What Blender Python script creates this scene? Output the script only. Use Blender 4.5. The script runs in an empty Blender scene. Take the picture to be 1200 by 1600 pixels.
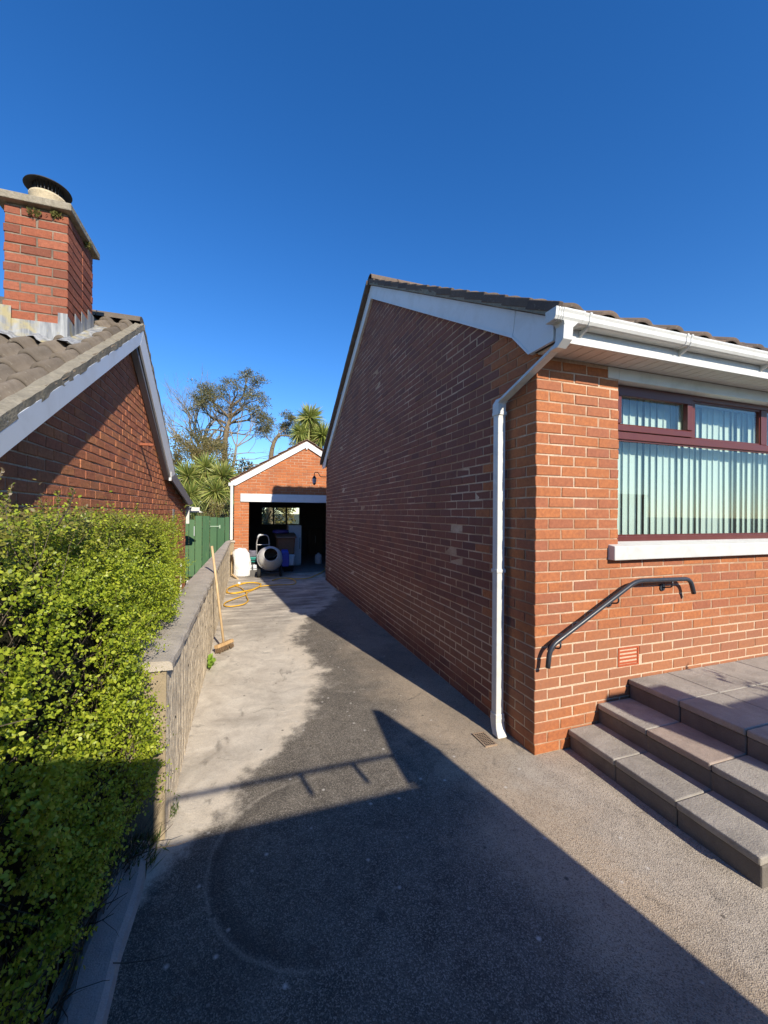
import bpy, bmesh, math, random
import numpy as np
from mathutils import Vector, Matrix
R = math.radians
PI = math.pi
rnd = random.Random(7)
rng = np.random.default_rng(11)
S = bpy.context.scene
COL = S.collection

# ------------------------------------------------------------------ camera
CAM_POS = Vector((0.0, 0.0, 1.68))
FPX = 632.43
def cam_axes(y, p, r):
    F = Vector((math.sin(y)*math.cos(p), math.cos(y)*math.cos(p), math.sin(p)))
    Rt = Vector((math.cos(y), -math.sin(y), 0)); U = Rt.cross(F)
    return F, math.cos(r)*Rt+math.sin(r)*U, -math.sin(r)*Rt+math.cos(r)*U
CF, CR, CU = cam_axes(R(18.953), R(0.1397), R(0.4421))
cd = bpy.data.cameras.new('camera'); cam = bpy.data.objects.new('camera', cd); COL.objects.link(cam)
cd.sensor_fit = 'VERTICAL'; cd.sensor_height = 32.0; cd.lens = FPX/1600*32.0
cd.clip_start = 0.02; cd.clip_end = 2000
cam.matrix_world = Matrix(((CR.x, CU.x, -CF.x, CAM_POS.x), (CR.y, CU.y, -CF.y, CAM_POS.y), (CR.z, CU.z, -CF.z, CAM_POS.z), (0, 0, 0, 1)))
S.camera = cam

# ------------------------------------------------------------------ sky and sun
SUN_EL = R(30.0); SUN_AZ = R(12.0)            # light travels towards +Y, a little to -X
w = bpy.data.worlds.new('World'); S.world = w; w.use_nodes = True
nt = w.node_tree
sky = nt.nodes.new('ShaderNodeTexSky'); sky.sky_type = 'NISHITA'; sky.sun_disc = False
sky.sun_elevation = SUN_EL; sky.sun_rotation = R(180)-SUN_AZ
sky.altitude = 0; sky.air_density = 1.0; sky.dust_density = 0.0; sky.ozone_density = 5.0
nt.nodes['Background'].inputs['Strength'].default_value = 0.14
hs = nt.nodes.new('ShaderNodeHueSaturation'); hs.inputs['Saturation'].default_value = 1.24; hs.inputs['Value'].default_value = 1.06; hs.inputs['Hue'].default_value = 0.508
nt.links.new(sky.outputs[0], hs.inputs['Color']); nt.links.new(hs.outputs[0], nt.nodes['Background'].inputs['Color'])
sd = bpy.data.lights.new('sun', 'SUN'); sun = bpy.data.objects.new('sun', sd); COL.objects.link(sun)
sd.energy = 5.0; sd.angle = R(0.5); sd.color = (1.0, 0.92, 0.775)
ldir = Vector((-math.sin(SUN_AZ)*math.cos(SUN_EL), math.cos(SUN_AZ)*math.cos(SUN_EL), -math.sin(SUN_EL)))
sun.rotation_euler = ldir.to_track_quat('-Z', 'Y').to_euler(); sun.location = (3, -6, 12)
S.view_settings.view_transform = 'Standard'; S.view_settings.look = 'None'
S.view_settings.exposure = 0.41; S.view_settings.gamma = 1.0; S.view_settings.use_curve_mapping = False
S.cycles.max_bounces = 6; S.cycles.diffuse_bounces = 2; S.cycles.transparent_max_bounces = 12

# ------------------------------------------------------------------ object helpers
WLOC = {}
def link(o, parent=None, loc=(0, 0, 0)):
    COL.objects.link(o); WLOC[o.name] = Vector(loc)
    if parent is not None:
        o.parent = parent; o.location = Vector(loc)-WLOC[parent.name]
    else: o.location = Vector(loc)
    return o
def tag(o, label=None, cat=None, group=None, kind=None):
    if label: o['label'] = label
    if cat: o['category'] = cat
    if group: o['group'] = group
    if kind: o['kind'] = kind
    return o
def thing(name, label, cat, loc, group=None):
    return tag(link(bpy.data.objects.new(name, None), None, loc), label, cat, group)
class MB:
    def __init__(s): s.v = []; s.f = []
    def add(s, vs, fs):
        b = len(s.v); s.v += [tuple(v) for v in vs]; s.f += [tuple(b+i for i in f) for f in fs]; return s
    def box(s, x0, x1, y0, y1, z0, z1):
        return s.add([(x0,y0,z0),(x1,y0,z0),(x1,y1,z0),(x0,y1,z0),(x0,y0,z1),(x1,y0,z1),(x1,y1,z1),(x0,y1,z1)],
              [(0,3,2,1),(4,5,6,7),(0,1,5,4),(1,2,6,5),(2,3,7,6),(3,0,4,7)])
    def obox(s, c, sx, sy, sz, M):
        c = Vector(c); vs = [c+M@Vector((a*sx/2, b*sy/2, d*sz/2)) for d in (-1, 1) for a, b in ((-1,-1),(1,-1),(1,1),(-1,1))]
        return s.add(vs, [(0,3,2,1),(4,5,6,7),(0,1,5,4),(1,2,6,5),(2,3,7,6),(3,0,4,7)])
    def prism(s, poly, d):      # poly: list of 3d points, extruded by vector d
        n = len(poly); d = Vector(d); P = [Vector(p) for p in poly]
        return s.add(P+[p+d for p in P], [tuple(range(n-1, -1, -1)), tuple(range(n, 2*n))]+[(i, (i+1) % n, n+(i+1) % n, n+i) for i in range(n)])
    def tube(s, pts, rad, n=8, cap=True):
        pts = [Vector(p) for p in pts]; m = len(pts)
        if not hasattr(rad, '__len__'): rad = [rad]*m
        b = len(s.v); up = None
        for i, p in enumerate(pts):
            t = (pts[min(i+1, m-1)]-pts[max(i-1, 0)]).normalized()
            if up is None:
                up = t.orthogonal().normalized()
            up = (up-t*up.dot(t)); up = up.normalized() if up.length > 1e-6 else t.orthogonal().normalized()
            q = t.cross(up)
            for k in range(n):
                a = 2*PI*k/n; s.v.append(tuple(p+(up*math.cos(a)+q*math.sin(a))*rad[i]))
        for i in range(m-1):
            for k in range(n):
                s.f.append((b+i*n+k, b+i*n+(k+1) % n, b+(i+1)*n+(k+1) % n, b+(i+1)*n+k))
        if cap:
            s.f.append(tuple(b+k for k in range(n-1, -1, -1))); s.f.append(tuple(b+(m-1)*n+k for k in range(n)))
        return s
    def sqtube(s, pts, wx, wy):      # square section, horizontal-axis aligned ends (for downpipes)
        b = len(s.v); m = len(pts)
        for p in pts:
            p = Vector(p)
            for a, c in ((-1,-1),(1,-1),(1,1),(-1,1)): s.v.append((p.x+a*wx/2, p.y+c*wy/2, p.z))
        for i in range(m-1):
            for k in range(4): s.f.append((b+i*4+k, b+i*4+(k+1) % 4, b+(i+1)*4+(k+1) % 4, b+(i+1)*4+k))
        s.f.append((b+3,b+2,b+1,b)); e = b+(m-1)*4; s.f.append((e,e+1,e+2,e+3)); return s
    def lathe(s, prof, c=(0,0,0), n=24, M=None):
        b = len(s.v); c = Vector(c)
        for r, z in prof:
            for k in range(n):
                a = 2*PI*k/n; p = Vector((r*math.cos(a), r*math.sin(a), z)); s.v.append(tuple(c+(M@p if M else p)))
        for i in range(len(prof)-1):
            for k in range(n): s.f.append((b+i*n+k, b+i*n+(k+1) % n, b+(i+1)*n+(k+1) % n, b+(i+1)*n+k))
        return s
    def build(s, name, mat, parent=None, bevel=0, smooth=False, label=None, kind=None, loc=None):
        me = bpy.data.meshes.new(name)
        if loc is not None: L = Vector(loc); vs = [tuple(Vector(v)-L) for v in s.v]
        else: L = Vector((0,0,0)); vs = s.v
        me.from_pydata(vs, [], s.f); me.materials.append(mat)
        bm = bmesh.new(); bm.from_mesh(me); bmesh.ops.recalc_face_normals(bm, faces=bm.faces); bm.to_mesh(me); bm.free()
        if smooth: me.polygons.foreach_set('use_smooth', [True]*len(me.polygons)); 
        o = bpy.data.objects.new(name, me); link(o, parent, L)
        if bevel:
            md = o.modifiers.new('bevel', 'BEVEL'); md.width = bevel; md.segments = 2; md.limit_method = 'ANGLE'; md.angle_limit = R(40)
        if label: o['label'] = label
        if kind: o['kind'] = kind
        return o
def np_mesh(name, V, Fq, mat, parent=None, kind=None, smooth=False):
    """V (N,3), Fq (M,k) quads or tris"""
    me = bpy.data.meshes.new(name); k = Fq.shape[1]
    me.vertices.add(len(V)); me.vertices.foreach_set('co', np.ascontiguousarray(V, dtype=np.float32).ravel())
    me.loops.add(Fq.size); me.loops.foreach_set('vertex_index', np.ascontiguousarray(Fq, dtype=np.int32).ravel())
    me.polygons.add(len(Fq)); me.polygons.foreach_set('loop_start', np.arange(0, Fq.size, k, dtype=np.int32))
    me.update(calc_edges=True); me.validate(); me.materials.append(mat)
    if smooth: me.polygons.foreach_set('use_smooth', [True]*len(me.polygons))
    o = bpy.data.objects.new(name, me); link(o, parent)
    if kind: o['kind'] = kind
    return o

# ------------------------------------------------------------------ material helpers
class NT:
    def __init__(s, name):
        s.m = bpy.data.materials.new(name); s.m.use_nodes = True; s.t = s.m.node_tree
        s.b = s.t.nodes['Principled BSDF']; s.out = s.t.nodes['Material Output']
        s._pos = None
    def n(s, typ, props=None, **inp):
        nd = s.t.nodes.new('ShaderNode'+typ)
        for k, v in (props or {}).items(): setattr(nd, k, v)
        for k, v in inp.items():
            key = int(k[1:]) if k[0] == 'i' and k[1:].isdigit() else k.replace('_', ' ')
            s.set(nd.inputs[key], v)
        return nd
    def set(s, sock, v):
        if isinstance(v, bpy.types.NodeSocket): s.t.links.new(v, sock)
        elif isinstance(v, bpy.types.Node): s.t.links.new(v.outputs[0], sock)
        else: sock.default_value = v
    def pos(s):
        if s._pos is None: s._pos = s.t.nodes.new('ShaderNodeNewGeometry')
        return s._pos.outputs['Position']
    def island(s):
        s.pos(); return s._pos.outputs['Random Per Island']
    def noise(s, scale, detail=4, rough=0.55, vec=None, dist=0.0):
        return s.n('TexNoise', Vector=vec or s.pos(), Scale=scale, Detail=detail, Roughness=rough, Distortion=dist).outputs[0]
    def ramp(s, fac, stops):
        nd = s.n('ValToRGB', i0=fac); e = nd.color_ramp.elements
        while len(e) < len(stops): e.new(0.5)
        for el, (p, c) in zip(e, stops):
            el.position = p; el.color = (*c, 1) if len(c) == 3 else c
        return nd.outputs[0]
    def mix(s, fac, a, b, mode='MIX'):
        nd = s.n('Mix', {'data_type': 'RGBA', 'blend_type': mode}); s.set(nd.inputs[0], fac)
        s.set(nd.inputs[6], a if not isinstance(a, tuple) or len(a) == 4 else (*a, 1)); s.set(nd.inputs[7], b if not isinstance(b, tuple) or len(b) == 4 else (*b, 1))
        return nd.outputs[2]
    def math(s, op, a, b=0.0, c=0.0, clamp=False):
        nd = s.n('Math', {'operation': op, 'use_clamp': clamp}); s.set(nd.inputs[0], a); s.set(nd.inputs[1], b)
        s.set(nd.inputs[2], c); return nd.outputs[0]
    def mapr(s, v, a, b, c=0.0, d=1.0, smooth=False):
        nd = s.n('MapRange', {'clamp': True, 'interpolation_type': 'SMOOTHSTEP' if smooth else 'LINEAR'})
        for i, q in enumerate((v, a, b, c, d)): s.set(nd.inputs[i], q)
        return nd.outputs[0]
    def sep(s):
        return s.n('SeparateXYZ', i0=s.pos()).outputs
    def bump(s, h, strength=0.3, dist=0.01, prev=None):
        nd = s.n('Bump', Height=h, Strength=strength, Distance=dist)
        if prev is not None: s.set(nd.inputs['Normal'], prev)
        return nd.outputs[0]
    def fin(s, col, rough=0.7, bump=None, spec=0.5, metal=0.0):
        s.set(s.b.inputs['Base Color'], (*col, 1) if isinstance(col, tuple) and len(col) == 3 else col); s.set(s.b.inputs['Roughness'], rough)
        s.b.inputs['Specular IOR Level'].default_value = spec; s.b.inputs['Metallic'].default_value = metal
        if bump is not None: s.set(s.b.inputs['Normal'], bump)
        return s.m
    def objrand(s):
        return s.n('ObjectInfo').outputs['Random']
    def rand(s):
        return s.math('FRACT', s.math('ADD', s.objrand(), s.island()))

def brick_mat(name, cols, mortar=(0.36, 0.27, 0.19), stain=0.35, bd=0.006):
    k = NT(name); r = k.rand()
    c = k.ramp(r, [(i/(len(cols)-1), q) for i, q in enumerate(cols)])
    n1 = k.noise(38, 5, 0.65); n2 = k.noise(2.2, 4, 0.6); n3 = k.noise(160, 3, 0.7)
    c = k.mix(k.mapr(n1, 0.35, 0.75, 0.0, 0.55), c, (0.16, 0.05, 0.03), 'MIX')
    c = k.mix(k.mapr(n2, 0.5, 0.75, 0.0, 0.45), c, (0.24, 0.11, 0.07))
    c = k.mix(k.mapr(n3, 0.62, 0.8, 0.0, 0.35), c, (0.5, 0.3, 0.2))
    zz = k.sep()[2]; sp = k.math('MULTIPLY', k.mapr(k.math('ADD', zz, k.math('MULTIPLY', n2, 0.5)), 0.4, 0.6), k.mapr(k.math('ADD', zz, k.math('MULTIPLY', n2, 0.6)), 0.95, 1.2, 0.45, 0)); c = k.mix(sp, c, (0.30,0.15,0.09))
    # mortar smeared over the brick faces
    ms = k.noise(9, 6, 0.75, dist=1.2)
    c = k.mix(k.mapr(ms, 0.62, 0.74, 0.0, stain), c, mortar)
    bp = k.bump(k.math('ADD', k.math('MULTIPLY', n1, 0.7), k.math('MULTIPLY', n3, 0.4)), 0.55 if bd < .01 else 0.9, bd)
    return k.fin(c, 0.85, bp, 0.3)
def mortar_mat(name, light, dark, scale=3.0, th=(0.38, 0.66), splash=False):
    k = NT(name); a = k.noise(scale, 5, 0.6); b = k.noise(70, 4, 0.7)
    zz = k.sep()[2]; sp = k.math('MULTIPLY', k.mapr(k.math('ADD', zz, k.math('MULTIPLY', a, 0.5)), 0.35, 0.6), k.mapr(k.math('ADD', zz, k.math('MULTIPLY', a, 0.6)), 0.95, 1.2, 1, 0)) if splash else 0.0
    c = k.mix(k.math('ADD', k.mapr(a, *th), sp, clamp=True), dark, light); c = k.mix(k.mapr(b, 0.4, 0.75, 0, 0.45), c, (0.16, 0.11, 0.08))
    return k.fin(c, 0.95, k.bump(b, 0.7, 0.008), 0.2)
M = {}
M['brick'] = brick_mat('red_brick', [(0.40,0.138,0.055),(0.44,0.155,0.058),(0.38,0.135,0.065),(0.48,0.17,0.06),(0.43,0.15,0.056),(0.35,0.125,0.066),(0.46,0.165,0.064)])
M['mortar'] = mortar_mat('tan_mortar', (0.64,0.47,0.33), (0.43,0.26,0.16), 2.0, (0.46, 0.64), True)
# gable bricks: weathered, purplish colours, darkened to deepen the wall's shade (pale joints unchanged)
M['brick_gable'] = brick_mat('weathered_shade_brick', [(0.20,0.082,0.062),(0.235,0.092,0.062),(0.165,0.072,0.06),(0.255,0.10,0.066),(0.215,0.085,0.062),(0.14,0.066,0.057),(0.24,0.10,0.074)], stain=0.10)
M['brick_left'] = brick_mat('old_red_brick', [(0.56,0.20,0.10),(0.62,0.23,0.11),(0.50,0.175,0.095),(0.64,0.26,0.115),(0.58,0.21,0.105)], stain=0.15, bd=0.02)
M['brick_chimney'] = brick_mat('weathered_chimney_brick', [(0.30,0.085,0.045),(0.38,0.12,0.06),(0.22,0.075,0.045),(0.42,0.14,0.075),(0.33,0.10,0.055)], (0.20,0.15,0.11), 0.7, 0.012)
M['mortar_left'] = mortar_mat('grey_mortar', (0.66,0.54,0.42), (0.36,0.27,0.20))
M['mortar_chimney'] = mortar_mat('weathered_mortar', (0.34,0.28,0.21), (0.16,0.13,0.10), 6)
M['brick_garage'] = brick_mat('orange_brick', [(0.48,0.155,0.055),(0.55,0.185,0.065),(0.44,0.145,0.055),(0.58,0.20,0.07)], stain=0.2)

def paint(name, col, rough=0.35, dirt=0.18, dscale=5, dcol=(0.30,0.27,0.22)):
    k = NT(name); a = k.noise(dscale, 6, 0.65, dist=0.6); b = k.noise(90, 3, 0.6)
    c = k.mix(k.mapr(a, 0.48, 0.78, 0, dirt*2), col, dcol)
    return k.fin(c, k.mapr(a, 0.3, 0.8, rough, rough+0.2), k.bump(b, 0.06, 0.002), 0.5)
M['upvc'] = paint('white_plastic', (0.64,0.63,0.59), 0.3, 0.2, 11, (0.34,0.33,0.27))
M['white_board'] = paint('white_painted_board', (0.72,0.72,0.71), 0.45, 0.10)
M['lintel'] = paint('white_painted_concrete', (0.72,0.72,0.66), 0.6, 0.22, 4, (0.38,0.38,0.28))
M['sill'] = paint('white_sill_paint', (0.58,0.565,0.53), 0.55, 0.16, 9)
M['soffit'] = paint('cream_soffit', (0.66,0.61,0.54), 0.4, 0.12)
M['grey_board'] = paint('pale_blue_grey_board', (0.62,0.66,0.72), 0.4, 0.2, 3, (0.4,0.42,0.45))
M['dark_board'] = paint('dark_grey_board', (0.16,0.16,0.18), 0.5, 0.1)
M['maroon'] = paint('rosewood_frame', (0.105,0.022,0.017), 0.32, 0.06, 8, (0.16,0.05,0.04))
M['black_metal'] = paint('blue_black_rail_paint', (0.035,0.04,0.05), 0.28, 0.03, 20, (0.2,0.2,0.2))
M['dark_metal'] = paint('black_iron', (0.02,0.02,0.022), 0.5, 0.05)
M['terracotta'] = paint('terracotta', (0.40,0.085,0.03), 0.8, 0.06, 30, (0.3,0.08,0.04))
M['rust'] = paint('rusty_grate', (0.34,0.24,0.16), 0.8, 0.2, 30, (0.08,0.05,0.04))
M['interior'] = paint('dim_room_plaster', (0.40,0.38,0.35), 0.8, 0.1)
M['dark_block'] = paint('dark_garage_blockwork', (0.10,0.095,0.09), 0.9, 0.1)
def concrete(name, col, var=0.35, moss=0.0, scale=6, fine=140, bumpk=0.5, mosscol=(0.13,0.14,0.05)):
    k = NT(name); a = k.noise(scale, 6, 0.65, dist=0.4); b = k.noise(fine, 4, 0.7); d = k.noise(28, 5, 0.7)
    dk = tuple(q*0.55 for q in col); lt = tuple(min(1, q*1.25) for q in col)
    c = k.mix(k.mapr(a, 0.3, 0.7), dk, lt); c = k.mix(var, col, c)
    c = k.mix(k.mapr(b, 0.35, 0.7, 0.35, 0), c, tuple(q*0.4 for q in col))
    if moss: c = k.mix(k.mapr(d, 0.56, 0.68, 0, moss), c, mosscol)
    r = k.objrand(); c = k.mix(k.math('MULTIPLY', r, 0.3), c, tuple(q*0.7 for q in col))
    return k.fin(c, 0.92, k.bump(k.math('ADD', b, k.math('MULTIPLY', d, 1.5)), bumpk, 0.006), 0.25)
M['slab'] = concrete('paving_slab', (0.44,0.40,0.345), 0.85, 0.25, 3.2, 120, 0.7, (0.20,0.18,0.13))
M['slab_pink'] = concrete('pinkish_paving_slab', (0.42,0.335,0.275), 0.6, 0.1, 5)
M['riser'] = concrete('dark_weathered_concrete', (0.21,0.185,0.16), 0.6, 0.05, 7)
M['coping'] = concrete('grey_coping', (0.54,0.47,0.385), 0.6, 0.18, 5, 110, 0.7)
M['kerb'] = concrete('grey_kerb', (0.56,0.51,0.45), 0.5, 0.1, 6, 150, 0.7)
M['cap'] = concrete('lichen_concrete', (0.38,0.33,0.25), 0.7, 0.5, 22, 60, 1.0, (0.28,0.24,0.10))
M['verge'] = concrete('weathered_verge_mortar', (0.32,0.28,0.21), 0.8, 0.45, 14, 45, 1.0, (0.17,0.15,0.08))
M['tile'] = None
def tile_mat(name, cols):
    k = NT(name); c = k.ramp(k.rand(), [(i/(len(cols)-1), q) for i, q in enumerate(cols)])
    a = k.noise(14, 6, 0.7); b = k.noise(120, 4, 0.7); d = k.noise(46, 4, 0.6)
    c = k.mix(k.mapr(a, 0.4, 0.75, 0, 0.55), c, (0.085,0.065,0.05)); c = k.mix(k.mapr(d, 0.62, 0.72, 0, 0.55), c, (0.34,0.31,0.24))
    return k.fin(c, 0.92, k.bump(k.math('ADD', b, a), 0.5, 0.006), 0.2)
M['tile'] = tile_mat('brown_concrete_tile', [(0.15,0.122,0.095),(0.19,0.155,0.12),(0.12,0.10,0.08),(0.21,0.17,0.13)])
M['tile_dark'] = tile_mat('dark_brown_tile', [(0.13,0.10,0.08),(0.17,0.125,0.095),(0.11,0.085,0.075),(0.19,0.135,0.10)])
M['tile_red'] = tile_mat('reddish_garage_tile', [(0.20,0.12,0.085),(0.25,0.15,0.10)])
k = NT('lead'); a = k.noise(7, 5, 0.6, dist=1.0); sx = k.n('Mapping', Vector=k.pos(), Scale=(28, 28, 3)).outputs[0]; b = k.noise(1, 4, 0.6, sx)
c = k.mix(k.mapr(b, 0.4, 0.65), (0.17,0.175,0.185), (0.40,0.40,0.39)); c = k.mix(k.mapr(a, 0.5, 0.68, 0, 0.75), c, (0.42,0.34,0.14))
M['lead'] = k.fin(c, 0.55, k.bump(a, 0.3, 0.01), 0.4)
M['pot'] = concrete('cream_chimney_pot', (0.66,0.54,0.36), 0.4, 0.2, 16)
M['moss'] = concrete('moss', (0.16,0.15,0.04), 0.7, 0.5, 30, 90, 1.0)
# combed render of the low wall
k = NT('combed_render'); p = k.pos(); s = k.sep()
mp = k.n('Mapping', Vector=p, Rotation=(R(-62), 0, 0), Scale=(1, 1, 6)).outputs[0]
a = k.noise(14, 4, 0.7, mp); mp2 = k.n('Mapping', Vector=p, Rotation=(R(-80), 0, 0), Scale=(1, 1, 9)).outputs[0]; a2 = k.noise(10, 4, 0.7, mp2)
b = k.noise(3, 5, 0.6); d = k.n('TexVoronoi', Vector=p, Scale=9.0).outputs[0]
c = k.mix(k.mapr(k.math('MAXIMUM', a, a2), 0.52, 0.72), (0.62,0.51,0.37), (0.84,0.74,0.57)); c = k.mix(k.mapr(b, 0.45, 0.75, 0, 0.5), c, (0.50,0.41,0.30))
c = k.mix(k.mapr(d, 0.075, 0.095, 1, 0), c, (0.05,0.04,0.03))
M['render'] = k.fin(c, 0.95, k.bump(k.math('ADD', k.math('MAXIMUM', a, a2), k.mapr(d, 0.07, 0.11, -1.2, 0)), 0.35, 0.008), 0.2)
M['render_plain'] = concrete('tan_render', (0.38,0.30,0.195), 0.5, 0.06, 4)

# driveway: pale concrete along the low wall, dark aggregate in the middle, tan grit by the house
k = NT('driveway_surface'); s = k.sep(); X, Y = s[0], s[1]
fc = k.n('FloatCurve', Value=k.mapr(Y, 0.0, 12.0)); cv = fc.mapping.curves[0]
pts = [(0,-.6),(1.6,-.55),(2.1,-.35),(2.4,-.1),(2.63,-.03),(2.87,.17),(3.1,.34),(3.73,.67),(4.07,.79),(4.64,.76),(5.27,.68),(5.83,.77),(6.4,.95),(7,1.3),(8,1.75),(9,1.95),(12,2.0)]
while len(cv.points) < len(pts): cv.points.new(0.5, 0.5)
for q, (yy, xx) in zip(cv.points, pts): q.location = (yy/12, (xx+1)/3); q.handle_type = 'AUTO'
fc.mapping.update()
fx = k.math('SUBTRACT', k.math('MULTIPLY', fc.outputs[0], 3.0), 1.0)
w1 = k.noise(2.6, 6, 0.65); w2 = k.noise(9, 6, 0.7)
dist = k.math('SUBTRACT', k.math('ADD', fx, k.math('ADD', k.math('MULTIPLY', k.math('SUBTRACT', w1, 0.5), 0.75), k.math('MULTIPLY', k.math('SUBTRACT', w2, 0.5), 0.3))), X)
lightm = k.mapr(dist, -0.09, 0.13, 0, 1, True)
rim = k.math('MULTIPLY', k.mapr(dist, -0.03, 0.04, 0, 1, True), k.mapr(dist, 0.06, 0.30, 1, 0, True))
g1 = k.noise(1.1, 7, 0.65, dist=0.5); g2 = k.noise(5.5, 7, 0.72, dist=0.8); g3 = k.noise(95, 3, 0.7)
agg = k.n('TexVoronoi', Vector=k.pos(), Scale=230.0); ar = k.n('SeparateColor', i0=agg.outputs['Color']).outputs[0]
sx = k.n('Mapping', Vector=k.pos(), Scale=(1.0, 3.5, 1.0), Rotation=(0, 0, R(12))).outputs[0]; streak = k.noise(1.3, 6, 0.62, sx)
light = k.mix(k.mapr(g2, 0.3, 0.7), (0.50,0.43,0.345), (0.74,0.66,0.54)); light = k.mix(k.mapr(g1, 0.48, 0.72, 0, 0.55), light, (0.40,0.34,0.27))
farm = k.mapr(Y, 5.0, 7.5, 0, 1, True)
light = k.mix(k.math('MULTIPLY', farm, k.mapr(streak, 0.42, 0.60, 0, 0.8)), light, (0.24,0.21,0.18))
light = k.mix(k.math('MULTIPLY', rim, 0.7), light, (0.68,0.58,0.45))
dark = k.mix(k.mapr(g2, 0.32, 0.7), (0.095,0.082,0.066), (0.20,0.172,0.138))
tan = k.mix(k.mapr(g1, 0.3, 0.7), (0.36,0.285,0.205), (0.52,0.40,0.28))
tm = k.math('MULTIPLY', k.mapr(k.math('ADD', X, k.math('MULTIPLY', k.math('SUBTRACT', w1, 0.5), 1.2)), 0.95, 1.6, 0, 1, True), k.mapr(Y, 2.2, 6.0, 1, 0.45))
dark = k.mix(tm, dark, tan)
fr = k.mapr(k.math('ADD', k.math('SUBTRACT', X, k.math('MULTIPLY', k.math('SUBTRACT', Y, 1.5), -0.1)), k.math('MULTIPLY', k.math('SUBTRACT', w1, 0.5), 0.8)), 1.55, 1.95, 0, 1, True)
grit = k.mix(k.mapr(g2, 0.3, 0.7), (0.34,0.29,0.23), (0.52,0.45,0.36))
nearm = k.math('MULTIPLY', fr, k.mapr(Y, 2.1, 2.7, 1, 0.0, True)); dark = k.mix(nearm, dark, grit)
# rough aggregate: pale and dark stones
st = k.mix(k.mapr(ar, 0.6, 0.95, 0.0, 0.5), dark, (0.48,0.42,0.34)); st = k.mix(k.mapr(ar, 0.0, 0.4, 0.6, 0.0), st, (0.06,0.05,0.042))
col = k.mix(lightm, st, k.mix(k.mapr(ar, 0.0, 0.3, 0.30, 0.0), light, (0.2,0.17,0.14)))
# blotches and stains
b1 = k.noise(0.75, 6, 0.6, dist=0.8); b2 = k.noise(3.4, 7, 0.75, dist=1.5)
col = k.mix(k.mapr(b1, 0.50, 0.66, 0, 0.45), col, (0.10,0.088,0.075)); col = k.mix(k.mapr(b2, 0.58, 0.72, 0, 0.5), col, (0.36,0.315,0.255)); col = k.mix(k.mapr(b2, 0.30, 0.42, 0.6, 0), col, (0.085,0.075,0.065))
# the curved wheel scrub mark on the near drive: a pale thin arc with a dark inner edge
rr_ = k.math('SQRT', k.math('ADD', k.math('POWER', k.math('SUBTRACT', X, 0.40), 2.0), k.math('POWER', k.math('SUBTRACT', Y, 2.02), 2.0))); rr_ = k.math('ADD', rr_, k.math('MULTIPLY', k.math('SUBTRACT', w2, 0.5), 0.03)); lm = k.mapr(X, 0.15, 0.45, 1, 0)
col = k.mix(k.math('MULTIPLY', lm, k.math('MULTIPLY', k.mapr(rr_, 0.44, 0.52, 0, 0.5), k.mapr(rr_, 0.53, 0.545, 1, 0))), col, (0.06,0.052,0.045)); col = k.mix(k.math('MULTIPLY', lm, k.math('MULTIPLY', k.mapr(rr_, 0.545, 0.553, 0, 0.28), k.mapr(rr_, 0.558, 0.57, 1, 0))), col, (0.42,0.37,0.30))
# damp dark stains
dn = k.noise(4.2, 3, 0.5, k.n('Mapping', Vector=k.pos(), Scale=(1.6, 0.8, 1.0), Location=(5.2, 1.0, 0)).outputs[0], 0.6); col = k.mix(k.mapr(dn, 0.66, 0.76, 0, 0.6), col, (0.07,0.062,0.052))
# white flecks and dark spots
vv = k.n('TexVoronoi', Vector=k.pos(), Scale=7.5); col = k.mix(k.mapr(vv.outputs[0], 0.03, 0.10, 0.8, 0), col, (0.62,0.57,0.50))
v2 = k.n('TexVoronoi', Vector=k.n('Mapping', Vector=k.pos(), Location=(3.3, 1.7, 0)).outputs[0], Scale=5.2); col = k.mix(k.mapr(v2.outputs[0], 0.03, 0.07, 0.75, 0), col, (0.07,0.06,0.05))
hb = k.math('ADD', k.math('MULTIPLY', agg.outputs[0], k.mapr(lightm, 0, 1, 0.9, 0.35)), k.math('MULTIPLY', g3, 0.8))
M['drive'] = k.fin(col, 0.95, k.bump(k.math('ADD', hb, k.math('MULTIPLY', g2, 1.5)), 0.5, 0.006), 0.25)
k = NT('rough_grass_ground'); a = k.noise(3, 6, 0.7); M['ground'] = k.fin(k.mix(k.mapr(a, 0.35, 0.7), (0.05,0.06,0.02), (0.11,0.10,0.045)), 0.95)
k = NT('dark_soil'); a = k.noise(20, 6, 0.75); M['soil'] = k.fin(k.mix(k.mapr(a, 0.35, 0.7), (0.018,0.013,0.009), (0.06,0.043,0.03)), 0.98, k.bump(a, 1.0, 0.03), 0.1)
def leaf_mat(name, stops, trans=0.35, top=None, patch=2.5):
    k = NT(name); r = k.island(); g = k.noise(patch, 4, 0.6)
    f = k.math('ADD', k.math('MULTIPLY', r, 0.65), k.math('MULTIPLY', g, 0.5), clamp=True)
    c = k.ramp(f, stops)
    if top: c = k.mix(k.math('MULTIPLY', k.mapr(k.sep()[2], top[0], top[1]), k.mapr(k.math('FRACT', k.math('MULTIPLY', r, 17.0)), 0.3, 0.6, 0, 1)), c, top[2])
    k.fin(c, 0.42, None, 0.45)
    tr = k.n('BsdfTranslucent', Color=c); mx = k.n('MixShader', i0=trans, i1=k.b.outputs[0], i2=tr.outputs[0]); k.t.links.new(mx.outputs[0], k.out.inputs[0])
    return k.m
M['hedge'] = leaf_mat('hedge_leaf', [(0.0,(0.04,0.07,0.010)),(0.28,(0.14,0.19,0.014)),(0.55,(0.34,0.43,0.026)),(1.0,(0.56,0.58,0.06))], 0.4, (1.42, 1.72, (0.20,0.14,0.055)))
M['pine'] = leaf_mat('pine_needles', [(0.0,(0.05,0.065,0.03)),(0.5,(0.13,0.13,0.05)),(1.0,(0.25,0.205,0.09))], 0.15, None, 0.8)
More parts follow.
